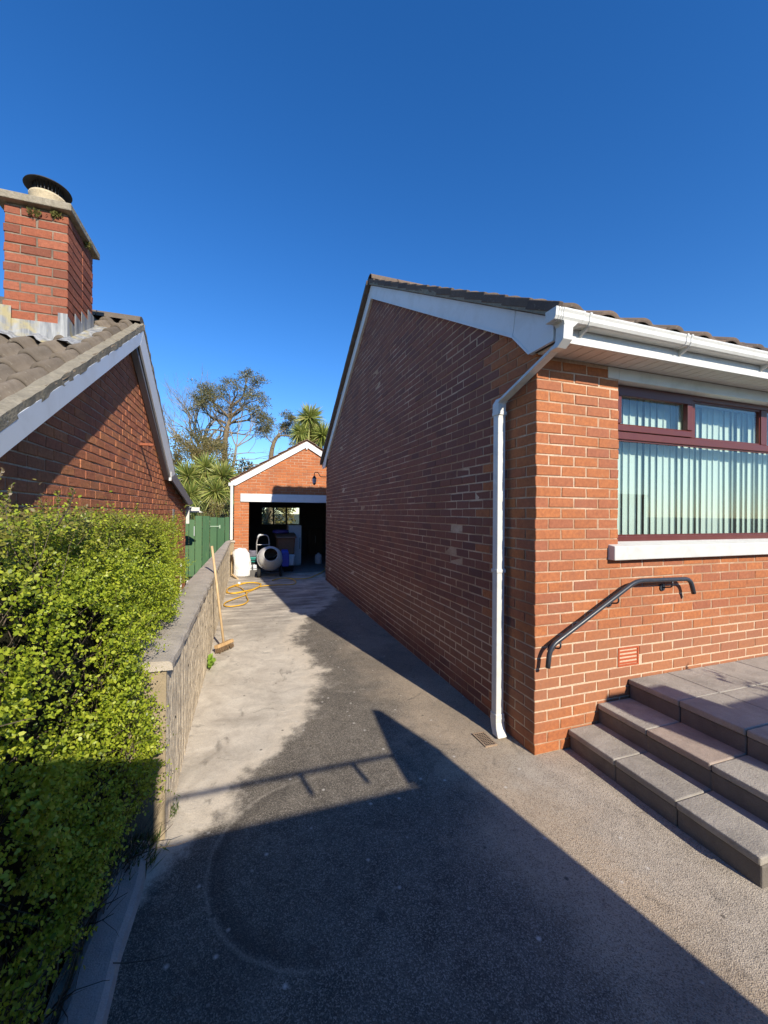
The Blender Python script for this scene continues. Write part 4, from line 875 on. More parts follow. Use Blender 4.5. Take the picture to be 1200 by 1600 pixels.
# white sack
def sack(name, label, cat, mat, c, rx, ry, h, seed, lean=0.0):
    q = random.Random(seed); n, m = 28, 14; mb = MB()
    for j_ in range(m+1):
        t = j_/m; pf = (1-.12*t-.16*max(0, t-.88)/.12)*(1-.12*math.exp(-t*9)); 
        for i in range(n):
            a = 2*PI*i/n; e = .75; ca, sa = math.cos(a), math.sin(a); f_ = (abs(ca)**2.6+abs(sa)**2.6)**(-1/2.6)
            wv = 1+.06*math.sin(3*a+seed+t*5)+.03*math.sin(7*a-t*9+seed)+q.uniform(-.012, .012)+.05*math.sin(t*17+2*math.sin(a+seed))*.5
            mb.v.append((c[0]+rx*pf*wv*ca*f_+lean*t*t, c[1]+ry*pf*wv*sa*f_, c[2]+h*t+(.045*h*math.sin(2*a+seed)+.03*h*math.sin(3*a) if j_ >= m-1 else 0)))
    for j_ in range(m):
        for i in range(n): mb.f.append((j_*n+i, j_*n+(i+1) % n, (j_+1)*n+(i+1) % n, (j_+1)*n+i))
    mb.f += [tuple(range(n-1, -1, -1)), tuple(m*n+i for i in range(n))]
    o = mb.build(name, mat, None, smooth=True, loc=c); tag(o, label, cat); md = o.modifiers.new('sub', 'SUBSURF'); md.levels = 1; md.render_levels = 1; return o
sack('rubble_sack', 'tall white woven sack standing against the left pier of the garage', 'sack', M['bag'], (-.05, 11.1, .0), .225, .15, .73, 5, -.06)
tag(MB().obox((-.30, 11.26, .32), .05, .02, .62, Matrix.Rotation(R(4), 3, 'X')).build('timber_batten', M['wood'], None, .003), 'thin timber batten upright between the low wall end and the white sack', 'timber')
tag(MB().obox((-.235, 10.92, .045), .045, .42, .022, Matrix.Rotation(R(22), 3, 'Z')@Matrix.Rotation(R(9), 3, 'X')).build('timber_offcut', M['wood'], None, .003), 'short timber offcut lying on the drive at the foot of the white sack', 'timber')
sack('grey_sack', 'small dark grey lumpy sack on the teal toolbox beside the garage pier', 'sack', M['greycloth'], (.20, 11.35, .495), .11, .10, .16, 9)
tb = tag(MB().box(.09, .30, 11.22, 11.48, .35, .48).build('tool_box', M['teal'], None, .02), 'teal plastic toolbox between the white sack and the cement mixer', 'toolbox')
MB().box(.085, .305, 11.215, 11.485, .44, .492).build('lid', M['teal'], tb, .012); MB().tube(fillet([(.13, 11.2, .40), (.13, 11.185, .42), (.26, 11.185, .42), (.26, 11.2, .40)], [.01, .01]), .008, 6).build('handle', M['dark_metal'], tb)
cr = tag(MB().box(.08, .32, 11.2, 11.5, .02, .05).box(.08, .32, 11.2, 11.22, .05, .345).box(.08, .32, 11.48, 11.5, .05, .345).box(.08, .1, 11.22, 11.48, .05, .345).box(.3, .32, 11.22, 11.48, .05, .345).build('storage_crate', M['tyre'], None, .004), 'black crate under the teal toolbox behind the white pots', 'crate')
for i, (x, lab) in enumerate(((.125, 'white tin nearest the white sack, in front of the black crate'), (.255, 'white tin nearest the mixer wheel, in front of the black crate'))):
    pt = tag(MB().lathe([(0, .17), (.055, .17), (.058, .30), (.05, .30), (.048, .19), (0, .19)], (x, 11.12, 0), 16).build('paint_tin', M['whiteplas'], None, smooth=False), lab, 'tin', 'white tins by the black crate')
    MB().tube(fillet([(x-.056, 11.12, .27), (x-.05, 11.05, .21), (x+.05, 11.05, .21), (x+.056, 11.12, .27)], [.03, .03]), .004, 6).build('bail_handle', M['dark_metal'], pt)
blk = tag(MB().obox((.19, 11.12, .085), .30, .18, .168, Matrix.Rotation(.05, 3, 'Z')).build('concrete_block', M['dark_block'], None, .006), 'dark block on the ground carrying the two white tins', 'block')
# hand truck
ht = thing('sack_truck', 'grey tubular sack truck standing behind the cement mixer', 'hand truck', (.46, 11.6, 0))
MB().tube(fillet([(.31, 11.62, .06), (.31, 11.62, .88), (.37, 11.58, 1.05), (.60, 11.58, 1.05), (.64, 11.62, .88), (.64, 11.62, .06)], [.15, .09, .09, .15]), .017, 10).build('frame', M['steel'], ht, smooth=True)
for z in (.25, .5, .78): MB().tube([(.31, 11.62, z), (.64, 11.62, z)], .012, 8).build('crossbar', M['steel'], ht)
MB().tube(fillet([(.33, 11.61, .96), (.37, 11.58, 1.05), (.43, 11.58, 1.052)], [.06]), .026, 10).build('grip', M['whiteplas'], ht, smooth=True)
MB().box(.30, .65, 11.42, 11.62, .02, .028).build('toe_plate', M['steel'], ht); wheel(ht, Vector((.27, 11.7, .13)), .12, .05); wheel(ht, Vector((.68, 11.7, .13)), .12, .05)
# wheelie bin
wb = thing('wheelie_bin', 'brown wheelie bin with closed lid inside the garage behind the mixer', 'bin', (1.12, 12.2, 0))
MB().add([(.93,11.95,.10),(1.32,11.95,.10),(1.32,12.4,.10),(.93,12.4,.10),(.87,11.86,.94),(1.38,11.86,.94),(1.38,12.44,.94),(.87,12.44,.94)], [(0,3,2,1),(4,5,6,7),(0,1,5,4),(1,2,6,5),(2,3,7,6),(3,0,4,7)]).build('bin_body', M['bin'], wb, .03)
MB().prism([(.84, 11.80, .935), (.84, 11.82, .985), (.84, 12.1, 1.05), (.84, 12.46, 1.07), (.84, 12.48, .945)], (.57, 0, 0)).build('lid', M['bin'], wb, .018)
MB().tube([(.9, 12.5, 1.0), (1.35, 12.5, 1.0)], .016, 8).build('handle_bar', M['bin'], wb); wheel(wb, Vector((.93, 12.45, .10)), .10, .05); wheel(wb, Vector((1.33, 12.45, .10)), .10, .05)
sack('plastic_sheet', 'crumpled purple plastic sheet heaped on the wheelie bin lid', 'plastic sheet', M['purple'], (1.0, 12.2, 1.065), .24, .18, .10, 2)
fr_ = thing('fridge', 'pale blue-white appliance standing inside the garage behind the wheelie bin', 'fridge', (1.5, 12.9, 0))
MB().box(1.26, 1.66, 12.75, 13.2, .03, 1.28).build('cabinet', M['appliance'], fr_, .012); MB().box(1.262, 1.658, 12.70, 12.745, .08, 1.27).build('door', M['appliance'], fr_, .01); MB().box(1.60, 1.625, 12.68, 12.698, .55, .9).build('handle', M['dark_board'], fr_)
tub = thing('white_tub', 'white plastic tub on the garage floor right of the mixer', 'tub', (1.17, 11.7, 0))
MB().add([(1.06,11.62,.18),(1.30,11.62,.18),(1.30,11.85,.18),(1.06,11.85,.18),(1.03,11.60,.46),(1.33,11.60,.46),(1.33,11.87,.46),(1.03,11.87,.46)], [(0,3,2,1),(0,1,5,4),(1,2,6,5),(2,3,7,6),(3,0,4,7)]).build('tub_body', M['whiteplas'], tub, .02)
MB().box(1.02, 1.34, 11.59, 11.88, .455, .475).build('rim', M['whiteplas'], tub, .006)
tag(MB().box(1.04, 1.30, 11.60, 11.9, .013, .178).build('black_box', M['tyre'], None, .015), 'black box on the garage floor under the white tub', 'box')
cb = thing('old_cabinet', 'brown wooden cabinet at the back right of the dark garage', 'cabinet', (2.66, 16.3, 0))
MB().box(2.40, 2.98, 16.2, 16.55, .02, 1.0).build('carcass', M['wood_dark'], cb, .01); MB().box(2.43, 2.68, 16.18, 16.199, .08, .95).box(2.70, 2.95, 16.18, 16.199, .08, .95).build('door', M['wood_dark'], cb, .006); MB().box(2.655, 2.675, 16.165, 16.178, .45, .75).build('handle', M['steel'], cb)
jg = tag(MB().lathe([(0, 0), (.10, 0), (.11, .02), (.11, .24), (.09, .29), (.04, .32), (.035, .35), (0, .35)], (2.28, 13.2, .013), 18).build('plastic_jug', M['whiteplas'], None, smooth=True), 'white plastic jug on the floor in the right of the dark garage', 'jug')
MB().tube(fillet([(2.20, 13.12, .30), (2.16, 13.09, .28), (2.16, 13.09, .15), (2.19, 13.11, .12)], [.03, .03]), .012, 8).build('handle', M['whiteplas'], jg)
tag(MB().obox((2.51, 13.0, 1.0), .03, .12, 1.65, Matrix.Rotation(.03, 3, 'X')).build('white_plank', M['whiteplas'], None, .004), 'narrow white plank upright just inside the right of the garage doorway', 'plank')

# ================================================================== leaves
def leaf_quads(P, D, N, L, W, fold=0.15):
    """rhombus leaves: base P, direction D, normal N, arrays"""
    Sd = np.cross(D, N); Sd /= np.linalg.norm(Sd, axis=1, keepdims=True)+1e-9
    L = L[:, None]; W = W[:, None]
    a = P; b = P+D*L*.5+Sd*W*.5+N*W*fold; c = P+D*L; d = P+D*L*.5-Sd*W*.5+N*W*fold
    V = np.stack([a, b, c, d], 1).reshape(-1, 3); n = len(P); F = np.arange(4*n).reshape(n, 4); return V, F
def leaf_hex(P, D, N, L, W):
    Sd = np.cross(D, N); Sd /= np.linalg.norm(Sd, axis=1, keepdims=True)+1e-9
    L = L[:, None]; W = W[:, None]*.5
    q = [P, P+D*L*.28+Sd*W*.9+N*W*.25, P+D*L*.68+Sd*W*.95+N*W*.2, P+D*L, P+D*L*.68-Sd*W*.95+N*W*.2, P+D*L*.28-Sd*W*.9+N*W*.25]
    V = np.stack(q, 1).reshape(-1, 3); n = len(P); return V, np.arange(6*n).reshape(n, 6)
def unit(a): return a/(np.linalg.norm(a, axis=1, keepdims=True)+1e-9)
# ---- hedge
hd = thing('privet_hedge', 'clipped bright green small-leaved hedge overhanging the low wall on the left', 'hedge', (-.85, 1.8, 0))
def bump2(y, z): return .03*np.sin(y*3.3+z*2.2+1)+.06*np.sin(y*5.1+1.3*np.sin(z*4.2))*np.sin(z*6.3+.7)+.03*np.sin(y*11+z*7)+.02*np.sin(y*19-z*23)
def htop(y): return 1.625-.022*np.clip(y-1.4, 0, 9)+.022*np.sin(y*6)+.014*np.sin(y*17)
def hface(y, z):
    x = -.53+.6*bump2(y, z)+.085*np.exp(-((y-2.12)/.38)**2)*np.clip(z/.25, 0, 1)*np.clip((1.45-z)/.45, 0, 1)
    x = x-.16*np.clip((.42-z)/.42, 0, 1)
    x = np.where(y > 2.33, np.where(z < .95, np.minimum(x, -.64), x-.015+.06*np.exp(-((y-2.55)/.55)**2)*np.clip((1.4-z)/.35, 0, 1)-.03*np.clip(y-3.2, 0, 2)), x)
    x = x-.17*np.clip((z-1.25)/.38, 0, 1)**2
    x = x-.35*np.clip((y-4.55)/.45, 0, 1)**2
    return x
NS = 22000
y = rng.uniform(-.9, 4.95, NS); y = np.where(rng.random(NS) < .35, rng.uniform(.9, 3.2, NS), y); z = rng.uniform(.02, 1, NS); topm = rng.random(NS) < .22
zt = htop(y); z = z*zt; dep = rng.exponential(.055, NS)
x = hface(y, z)-dep
x = np.where(topm, rng.uniform(-1.14, -.58, NS), x); z = np.where(topm, zt-rng.exponential(.035, NS), z)
def vnoise(x, y, z, sc, seed):
    g = np.random.default_rng(seed); r_ = 0
    for i in range(9):
        kx = g.normal(0, 1, 3)*sc; r_ = r_+np.sin(kx[0]*x+kx[1]*y+kx[2]*z+g.uniform(0, 6.3))
    return r_/3
gapm = np.clip(.62+.75*vnoise(x, y, z, 11, 1)+.35*vnoise(x, y, z, 26, 2), .03, 1)
keep = (rng.random(NS) < np.where(z < .3, .35, 1.0)*gapm) & ~((y > 2.3) & (z < .86) & (x > -.6)); x, y, z, topm = x[keep], y[keep], z[keep], topm[keep]; NS = len(x)
Dsh = unit(np.stack([np.where(topm, rng.normal(0, .5, NS), .75+rng.normal(0, .35, NS)), rng.normal(-.25, .5, NS), np.where(topm, .75, .40)+rng.normal(0, .45, NS)], 1))
LSH = rng.uniform(.04, .12, NS); LSH = np.where(rng.random(NS) < .03, LSH*2.0, LSH)
nl = 12; t = (np.arange(nl)+.5)/nl
P = np.stack([x, y, z], 1)[:, None, :]+Dsh[:, None, :]*LSH[:, None, None]*t[None, :, None]
orth = unit(np.cross(Dsh, rng.normal(0, 1, (NS, 3)))); o2 = np.cross(Dsh, orth)
ang = (np.arange(nl)*2.4)[None, :]+rng.uniform(0, 6, NS)[:, None]
LD = Dsh[:, None, :]*.55+orth[:, None, :]*np.cos(ang)[..., None]+o2[:, None, :]*np.sin(ang)[..., None]
LD = unit(LD.reshape(-1, 3)); P = P.reshape(-1, 3); NN = unit(np.repeat(Dsh, nl, 0)*.9+rng.normal(0, .35, P.shape)+np.array([.15, -.25, .35])); NN = unit(NN-LD*np.sum(NN*LD, 1, keepdims=True))
sz = rng.uniform(.0085, .0175, len(P)); V, F = leaf_hex(P, LD, NN, sz, sz*rng.uniform(.5, .68, len(P)))
np_mesh('foliage', V, F, M['hedge'], hd, kind='stuff')
# taller shoots sticking out of the top
m_ = MB(); PP = []; DD = []
for (sx_, sy_, h_, lx, ly) in ((-.80, 1.62, .16, .02, .10), (-.84, 1.66, .13, -.01, -.03), (-.86, 1.86, .12, .02, .06), (-.75, 2.05, .10, .0, .02), (-.86, 2.2, .07, 0, 0), (-.9, 2.6, .07, 0, .03), (-.7, 3.1, .06, .02, 0), (-.62, 1.7, .09, .08, -.08)):
    p0 = Vector((sx_, sy_, 1.62)); p1 = Vector((sx_+lx, sy_+ly, 1.66+h_)); m_.tube([p0, p0.lerp(p1, .5)+Vector((.006, .006, 0)), p1], [.004, .003, .0015], 5)
    for i in range(34):
        q = p0.lerp(p1, .25+.75*rnd.random()); PP.append(q); a = rnd.uniform(0, 6.3); DD.append(Vector((math.cos(a), math.sin(a), .7)).normalized())
m_.build('shoot', M['twig'], hd)
PP = np.array(PP); DD = np.array(DD); NN = unit(rng.normal(0, .5, PP.shape)+np.array([.1, -.4, .8])); szz = rng.uniform(.011, .018, len(PP)); V, F = leaf_quads(PP, DD, NN, szz, szz*.6); np_mesh('shoot_leaves', V, F, M['hedge'], hd, kind='stuff')
# rough inner mass, coloured near-black for the darkness inside the hedge
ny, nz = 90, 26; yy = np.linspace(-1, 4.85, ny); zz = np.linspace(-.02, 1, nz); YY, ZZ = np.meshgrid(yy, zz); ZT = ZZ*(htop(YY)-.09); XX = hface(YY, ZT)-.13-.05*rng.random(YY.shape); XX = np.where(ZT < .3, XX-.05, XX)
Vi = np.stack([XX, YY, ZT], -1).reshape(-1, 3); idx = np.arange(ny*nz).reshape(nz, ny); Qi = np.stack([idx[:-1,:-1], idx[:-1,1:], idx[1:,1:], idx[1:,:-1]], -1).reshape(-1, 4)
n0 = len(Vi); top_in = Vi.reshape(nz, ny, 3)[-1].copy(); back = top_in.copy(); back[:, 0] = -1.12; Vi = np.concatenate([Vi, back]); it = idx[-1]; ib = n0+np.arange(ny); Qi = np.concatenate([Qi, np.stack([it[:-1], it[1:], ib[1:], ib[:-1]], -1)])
np_mesh('dark_inner_mass', Vi, Qi, M['core'], hd)
m_ = MB()
for i in range(560):
    y0 = rnd.uniform(.6, 4.6) if i < 60 else rnd.uniform(.9, 2.3); z0 = rnd.uniform(-.02, .25) if i < 320 else rnd.uniform(.2, 1.5); x0 = float(hface(np.array(y0), np.array(max(z0, .3))))-(rnd.uniform(.0, .14) if i < 320 else rnd.uniform(.05, .15))
    if y0 > 2.3 and i < 320: continue
    P_ = [Vector((x0, y0, z0))]; d = Vector((rnd.uniform(-.2, .5), rnd.uniform(-.6, .6), rnd.uniform(.3, 1))).normalized()
    for s_ in range(4): d = (d+Vector((rnd.uniform(-.4, .4), rnd.uniform(-.5, .5), rnd.uniform(-.3, .35)))).normalized(); P_.append(P_[-1]+d*rnd.uniform(.04, .10))
    r0 = rnd.uniform(.0012, .004) if i < 320 else rnd.uniform(.001, .0022); m_.tube(P_, [r0, r0*.85, r0*.7, r0*.5, r0*.3], 4)
m_.build('bare_twigs', M['twig'], hd)
m_ = MB()
for i in range(12):
    y0 = -.5+i*.45; m_.tube([(-.82, y0, -.05), (-.80, y0+.04, .4), (-.78, y0-.05, 1.0), (-.76, y0, 1.4)], [.03, .022, .014, .008], 6)
m_.build('stem', M['twig'], hd)
# ---- grass tuft and weed
def tuft(name, label, cat, c, n, h, sp, mat, lw):
    P = np.array(c)+np.stack([rng.normal(0, sp, n), rng.normal(0, sp*1.3, n), np.zeros(n)], 1); D = unit(np.stack([rng.normal(.1, .55, n), rng.normal(0, .55, n), np.ones(n)], 1)); Nn = unit(np.cross(D, rng.normal(0, 1, (n, 3)))); L = rng.uniform(.5, 1, n)*h
    V, F = leaf_quads(P, D, Nn, L, np.full(n, lw)*rng.uniform(.7, 1.3, n)); o = np_mesh(name, V, F, mat); tag(o, label, cat, None, 'stuff'); return o
tuft('grass_tuft', 'tuft of short green weeds at the near end of the low wall', 'weeds', (-.52, 2.22, 0), 900, .11, .05, M['shrub_green'], .007)
tuft('grass_tuft', 'sparse weeds along the wall foot just past its near corner', 'weeds', (-.40, 2.52, 0), 120, .05, .035, M['shrub_green'], .006)
wd_ = thing('weed_plant', 'bright green broad-leaved weed at the foot of the low wall near the broom', 'weed', (-.355, 4.72, 0))
n = 80; P = np.stack([-.365+np.abs(rng.normal(0, .02, n)), 4.72+rng.normal(0, .07, n), rng.uniform(.0, .10, n)], 1); D = unit(np.stack([rng.uniform(.1, 1, n), rng.normal(0, .6, n), rng.uniform(.1, 1, n)], 1)); Nn = unit(np.array([.4, -.3, .9])+rng.normal(0, .3, (n, 3))); L = rng.uniform(.03, .065, n)
V, F = leaf_quads(P, D, Nn, L, L*.6); np_mesh('leaves', V, F, M['weed'], wd_); MB().tube([(-.365, 4.72, 0), (-.35, 4.72, .1)], .004, 5).build('stem', M['weed'], wd_)

# ---- shrubs
def shrub(name, label, cat, c, rx, ry, rz, n, mat, lsz, stems=6, group=None):
    root = thing(name, label, cat, (c[0], c[1], 0), group)
    u = unit(rng.normal(0, 1, (n, 3))); r = rng.uniform(.55, 1.0, n)**.6; lump = 1+.18*np.sin(u[:, 0]*7+u[:, 2]*5)+.12*np.sin(u[:, 1]*11+u[:, 0]*6); P = np.array(c)+u*(r*lump)[:, None]*np.array([rx, ry, rz]); P[:, 2] = np.maximum(P[:, 2], .03)
    D = unit(u+rng.normal(0, .6, (n, 3))+np.array([0, 0, .3])); Nn = unit(np.cross(D, rng.normal(0, 1, (n, 3)))); L = rng.uniform(.6, 1.3, n)*lsz; V, F = leaf_quads(P, D, Nn, L, L*.5); np_mesh('foliage', V, F, mat, root, kind='stuff')
    m_ = MB()
    for i in range(stems):
        a = rnd.uniform(0, 6.3); e = Vector(c)+Vector((math.cos(a)*rx*.6, math.sin(a)*ry*.6, rz*.4)); m_.tube([(c[0], c[1], -.05), (Vector((c[0], c[1], c[2]*.5))+e)*.5, e], [.06, .04, .015], 5)
    m_.build('stem', M['bark'], root); return root
shrub('conifer_shrub', 'rounded olive-brown shrub behind the green gate', 'shrub', (-.82, 14.6, 1.25), .55, .5, .82, 5200, M['shrub'], .05)
shrub('dark_shrub', 'dark green shrub behind the gate beside the neighbour wall', 'shrub', (-1.75, 14.0, 1.0), .6, .6, .95, 3500, M['shrub_green'], .06)
shrub('bank_shrub', 'brown twiggy shrub rising behind the cordylines', 'shrub', (-2.6, 24.5, 3.2), 2.0, 1.2, 2.6, 26000, M['shrub'], .10, 9)
shrub('garden_shrub', 'green shrub seen through the left pane of the garage back window', 'shrub', (.6, 18.2, 1.2), .8, .7, 1.3, 4500, M['shrub_green'], .07)
shrub('far_shrub', 'low shrub beyond the garage roof under the leaning pine', 'shrub', (1.2, 34, 2.6), 3.0, 1.5, 2.9, 11000, M['shrub'], .22)
shrub('leafy_bush', 'broad green bush under the cordyline heads behind the gate', 'shrub', (-1.4, 20.2, 1.0), 1.7, .8, 1.5, 7000, M['shrub_green'], .09)
# ---- cordylines
def cord_head(c, r, n, root):
    u = unit(rng.normal(0, 1, (n, 3))+np.array([0, 0, .35])); L = r*rng.uniform(.75, 1.1, n); V = []; F = []
    wv = .019*r/.75*rng.uniform(.7, 1.2, n); sd_ = unit(np.cross(u, rng.normal(0, 1, (n, 3)))); droop = rng.uniform(.1, .5, n)*(1.2-u[:, 2])
    prev = None; Vs = []
    for t, wt in ((0.05, .6), (.4, 1.0), (.75, .8), (1.0, .08)):
        ctr = np.array(c)+u*(L*t)[:, None]; ctr[:, 2] -= droop*L*t*t; Vs += [ctr-sd_*(wv*wt)[:, None], ctr+sd_*(wv*wt)[:, None]]
    V = np.stack(Vs, 1).reshape(-1, 3); b = (np.arange(n)*8)[:, None]; F = np.concatenate([b+np.array([[2*i, 2*i+1, 2*i+3, 2*i+2]]) for i in range(3)]); return np_mesh('leaf_head', V, F, M['palm'], root, kind='stuff')
def cordyline(label, base, heads, group='cordyline palms'):
    root = thing('cordyline_palm', label, 'palm', base, group)
    for (hx, hy, hz, r) in heads:
        b = Vector(base); e = Vector((hx, hy, hz)); mid = b.lerp(e, .55)+Vector((0, 0, .1)); MB().tube(catmull([b, mid, e], 5), .07, 8).build('trunk', M['bark'], root, smooth=True); cord_head((hx, hy, hz), r, 430, root)
        m2 = 70; u = unit(np.stack([rng.normal(0, 1, m2), rng.normal(0, 1, m2), rng.uniform(-1.6, -.7, m2)], 1)); Lq = rng.uniform(.4, .9, m2)*r; P = np.array([hx, hy, hz-.05])+u*.05; sdq = unit(np.cross(u, rng.normal(0, 1, (m2, 3)))); V, F = leaf_quads(P, u, sdq, Lq, np.full(m2, .04)); np_mesh('dead_leaves', V, F, M['shrub'], root, kind='stuff')
cordyline('broad group of cordyline palm heads behind the green gate left of the garage', (-1.4, 19.2, 0), [(-2.3, 19.1, 3.15, .85), (-1.62, 19.5, 3.55, .85), (-.95, 19.0, 3.2, .85), (-2.2, 18.7, 2.35, .75), (-1.2, 18.6, 2.5, .8), (-.62, 19.3, 2.75, .7)])
cordyline('tall cordyline palm showing three heads above the garage ridge', (2.85, 19.3, 0), [(2.85, 19.2, 6.1, .85), (2.38, 19.0, 5.35, .6), (3.45, 19.0, 5.3, .8), (2.95, 19.5, 5.45, .7)])
# ---- trees
def grow(P, d, L, r, depth, segs, tips, spread, up, rr, taper_=.68, nmin=2, nmax=3):
    steps_ = 3; pts_ = [P]; p = P
    for s_ in range(steps_):
        d = (d+Vector((rr.gauss(0, .13), rr.gauss(0, .13), rr.gauss(0, .10)+up*.06))).normalized(); p = p+d*L/steps_; pts_.append(p)
    segs.append((pts_, r, r*taper_))
    if depth == 0: tips.append((p, d)); return
    for i in range(rr.randint(nmin, nmax)):
        a = rr.uniform(0, 2*PI); o_ = d.orthogonal().normalized(); q = (Matrix.Rotation(a, 3, d)@o_); nd = (d*math.cos(spread)+q*math.sin(spread)*rr.uniform(.6, 1.3)+Vector((0, 0, up*.2))).normalized()
        grow(pts_[rr.choice((2, 3, 3))], nd, L*rr.uniform(.62, .86), r*taper_*rr.uniform(.7, .9), depth-1, segs, tips, spread, up, rr, taper_, nmin, nmax)
def tree_mesh(name, segs, mat, root):
    m_ = MB()
    for pts_, r0, r1 in segs:
        n = 7 if r0 > .06 else (5 if r0 > .02 else 3); m_.tube(pts_, [r0+(r1-r0)*i/(len(pts_)-1) for i in range(len(pts_))], n, cap=False)
    return m_.build(name, mat, root)
bt = thing('bare_tree', 'tall leafless tree left of the pine beyond the gardens', 'tree', (-2.9, 32, 0)); segs = []; tips = []; rr = random.Random(21)
MB().tube([(-2.85, 32, -.2), (-2.9, 32, 3), (-2.85, 32, 5.6)], [.26, .22, .18], 10).build('trunk', M['bark_bare'], bt)
for dx, dy, L in ((-.75, .1, 1.7), (-.3, .3, 2.0), (.12, -.2, 2.1), (.5, .2, 1.6), (-.1, -.4, 1.8), (-.95, -.2, 1.4), (-.55, .4, 1.9), (.3, .4, 1.9), (-1.2, .1, 1.5), (.75, -.2, 1.5)): grow(Vector((-2.85, 32, 5.4)), Vector((dx, dy, 1)).normalized(), L, .10, 5, segs, tips, .5, .5, rr)
tree_mesh('crown', segs, M['bark_bare'], bt)
def pine(label, base, trunk, limbs, mat_n, seed, clump, nper):
    root = thing('pine_tree', label, 'tree', base, 'pine trees beyond the gardens'); rr = random.Random(seed); g = np.random.default_rng(seed); segs = []; tips = []
    MB().tube(catmull(trunk, 4), [.26-.16*i/((len(trunk)-1)*4) for i in range((len(trunk)-1)*4+1)], 9).build('trunk', M['bark_pine'], root, smooth=True)
    for (p, d, L, r) in limbs:
        segs = []; grow(Vector(p), Vector(d).normalized(), L, r, 3, segs, tips, .62, .25, rr); tree_mesh('limb', segs, M['bark_pine'], root)
    C = np.array([tuple(t[0]) for t in tips]); C = np.concatenate([C, C+g.normal(0, clump*.6, C.shape)*np.array([1, 1, .5])]); n = len(C)*nper; c = np.repeat(C, nper, 0); u = unit(g.normal(0, 1, (n, 3))+np.array([0, 0, .35])); P = c+u*np.array([1, 1, .55])*(clump*g.uniform(.2, 1, n))[:, None]
    Nn = unit(np.cross(u, g.normal(0, 1, (n, 3)))); L = g.uniform(.10, .2, n); V, F = leaf_quads(P, u, Nn, L, np.full(n, .045)); np_mesh('needles', V, F, M['pine'], root, kind='stuff'); return root
pine('dense dark pine with flat-topped crown left of the garage roof', (-1.3, 30, 0), [(-1.3, 30, -.2), (-1.35, 30, 4.5), (-1.3, 30, 7), (-1.0, 30, 8.2)],
     [((-1.3, 30, 7.8), (-0.81, .2, 0.36), 1.05, .09), ((-1.1, 30, 8.2), (0.14, .3, 0.80), 0.95, .09), ((-1.0, 30, 9), (.8, .1, .55), 1.1, .09), ((-1.1, 30, 7.8), (1.22, -.4, 0.20), 1.26, .08), ((-1.2, 30, 7.2), (-1.22, .2, 0.16), 0.95, .07), ((-1.0, 30, 8.2), (0.47, -.4, 0.64), 1.05, .08), ((-1.0, 30, 8.2), (-1.22, .1, 0.28), 1.16, .08), ((-1.0, 30, 8.2), (0.81, .4, 0.72), 1.00, .08), ((-1.0, 30, 8.1), (0.00, -.5, 0.64), 1.05, .08), ((-1.2, 30, 7.4), (-0.94, -.3, 0.40), 1.05, .07), ((-1.1, 30, 7.7), (0.68, -.6, 0.32), 1.05, .07), ((-1.1, 30, 8.2), (-0.41, -.3, 0.56), 0.95, .08), ((-1.3, 30, 6.5), (-1.08, -.2, 0.08), 0.63, .05), ((-1.2, 30, 7.2), (1.35, .2, 0.10), 1.05, .06), ((-1.3, 30, 5.5), (-0.68, -.6, 0.16), 0.53, .04)], None, 5, .30, 24)
pine('smaller leaning pine just left of the garage ridge', (2.0, 31.5, 0), [(2.0, 31.5, -.2), (1.75, 31.5, 4), (1.9, 31.5, 6.5), (2.4, 31.5, 7.6)],
     [((2.1, 31.5, 7.0), (.5, .1, .5), .7, .06), ((2.3, 31.5, 7.4), (.8, -.2, .3), .75, .06), ((2.0, 31.5, 6.8), (-.5, .1, .5), .6, .05), ((2.2, 31.5, 7.3), (.15, .3, .8), .6, .05), ((2.4, 31.5, 7.6), (.9, .2, .55), .75, .05)], None, 9, .26, 26)
bt2 = thing('slim_bare_tree', 'slim bare tree right of the pine trunk above the garage eaves', 'tree', (-.75, 28, 0)); segs = []; tips = []; rr = random.Random(4)
MB().tube([(-.75, 28, -.2), (-.85, 28, 4), (-.55, 28, 6.0)], [.12, .10, .07], 8).build('trunk', M['bark_bare'], bt2)
for dx, L in ((.6, 1.3), (-.3, 1.2), (.15, 1.4), (1.0, 1.3)): grow(Vector((-.55, 28, 5.9)), Vector((dx, .1, .8)).normalized(), L, .045, 4, segs, tips, .55, .3, rr)
for z_, dx in ((5.0, 1.0), (4.4, 1.0), (5.4, .9)): grow(Vector((-.7, 28, z_)), Vector((dx, .1, .25)).normalized(), 1.3, .035, 4, segs, tips, .5, .2, rr)
tree_mesh('crown', segs, M['bark_bare'], bt2)

# ================================================================== behind the camera: unseen objects, added and shaped to cast the near shadows
van = thing('shadow_van', 'silver van with a roof rack, added behind the camera to cast the near shadow', 'van', (1.1, -3.2, 0))  # added caster, roofline and rack shaped to the near shadow's outline
body = MB().prism([(0.285, -1.0, .32), (0.285, -1.0, 1.2), (0.285, -1.08, 1.93), (0.285, -1.2, 1.985), (0.285, -4.2, 1.985), (0.285, -4.9, 1.25), (0.285, -5.6, 1.05), (0.285, -5.65, .35)], (1.50, 0, 0)).build('body', M['van'], van, .05)
MB().box(.42, 1.0, -1.01, -.995, 1.25, 1.75).box(1.07, 1.65, -1.01, -.995, 1.25, 1.75).build('rear_window', M['vanglass'], van)
MB().prism([(.40, -4.25, 1.93), (.40, -4.88, 1.27), (.40, -4.90, 1.29), (.40, -4.27, 1.95)], (1.27, 0, 0)).build('windscreen', M['vanglass'], van)
rk = MB().tube([(.335, -1.0, 2.075), (1.80, -1.0, 2.075)], .014, 6).tube([(.335, -2.4, 2.075), (1.80, -2.4, 2.075)], .014, 6).build('roof_rack', M['steel'], van)
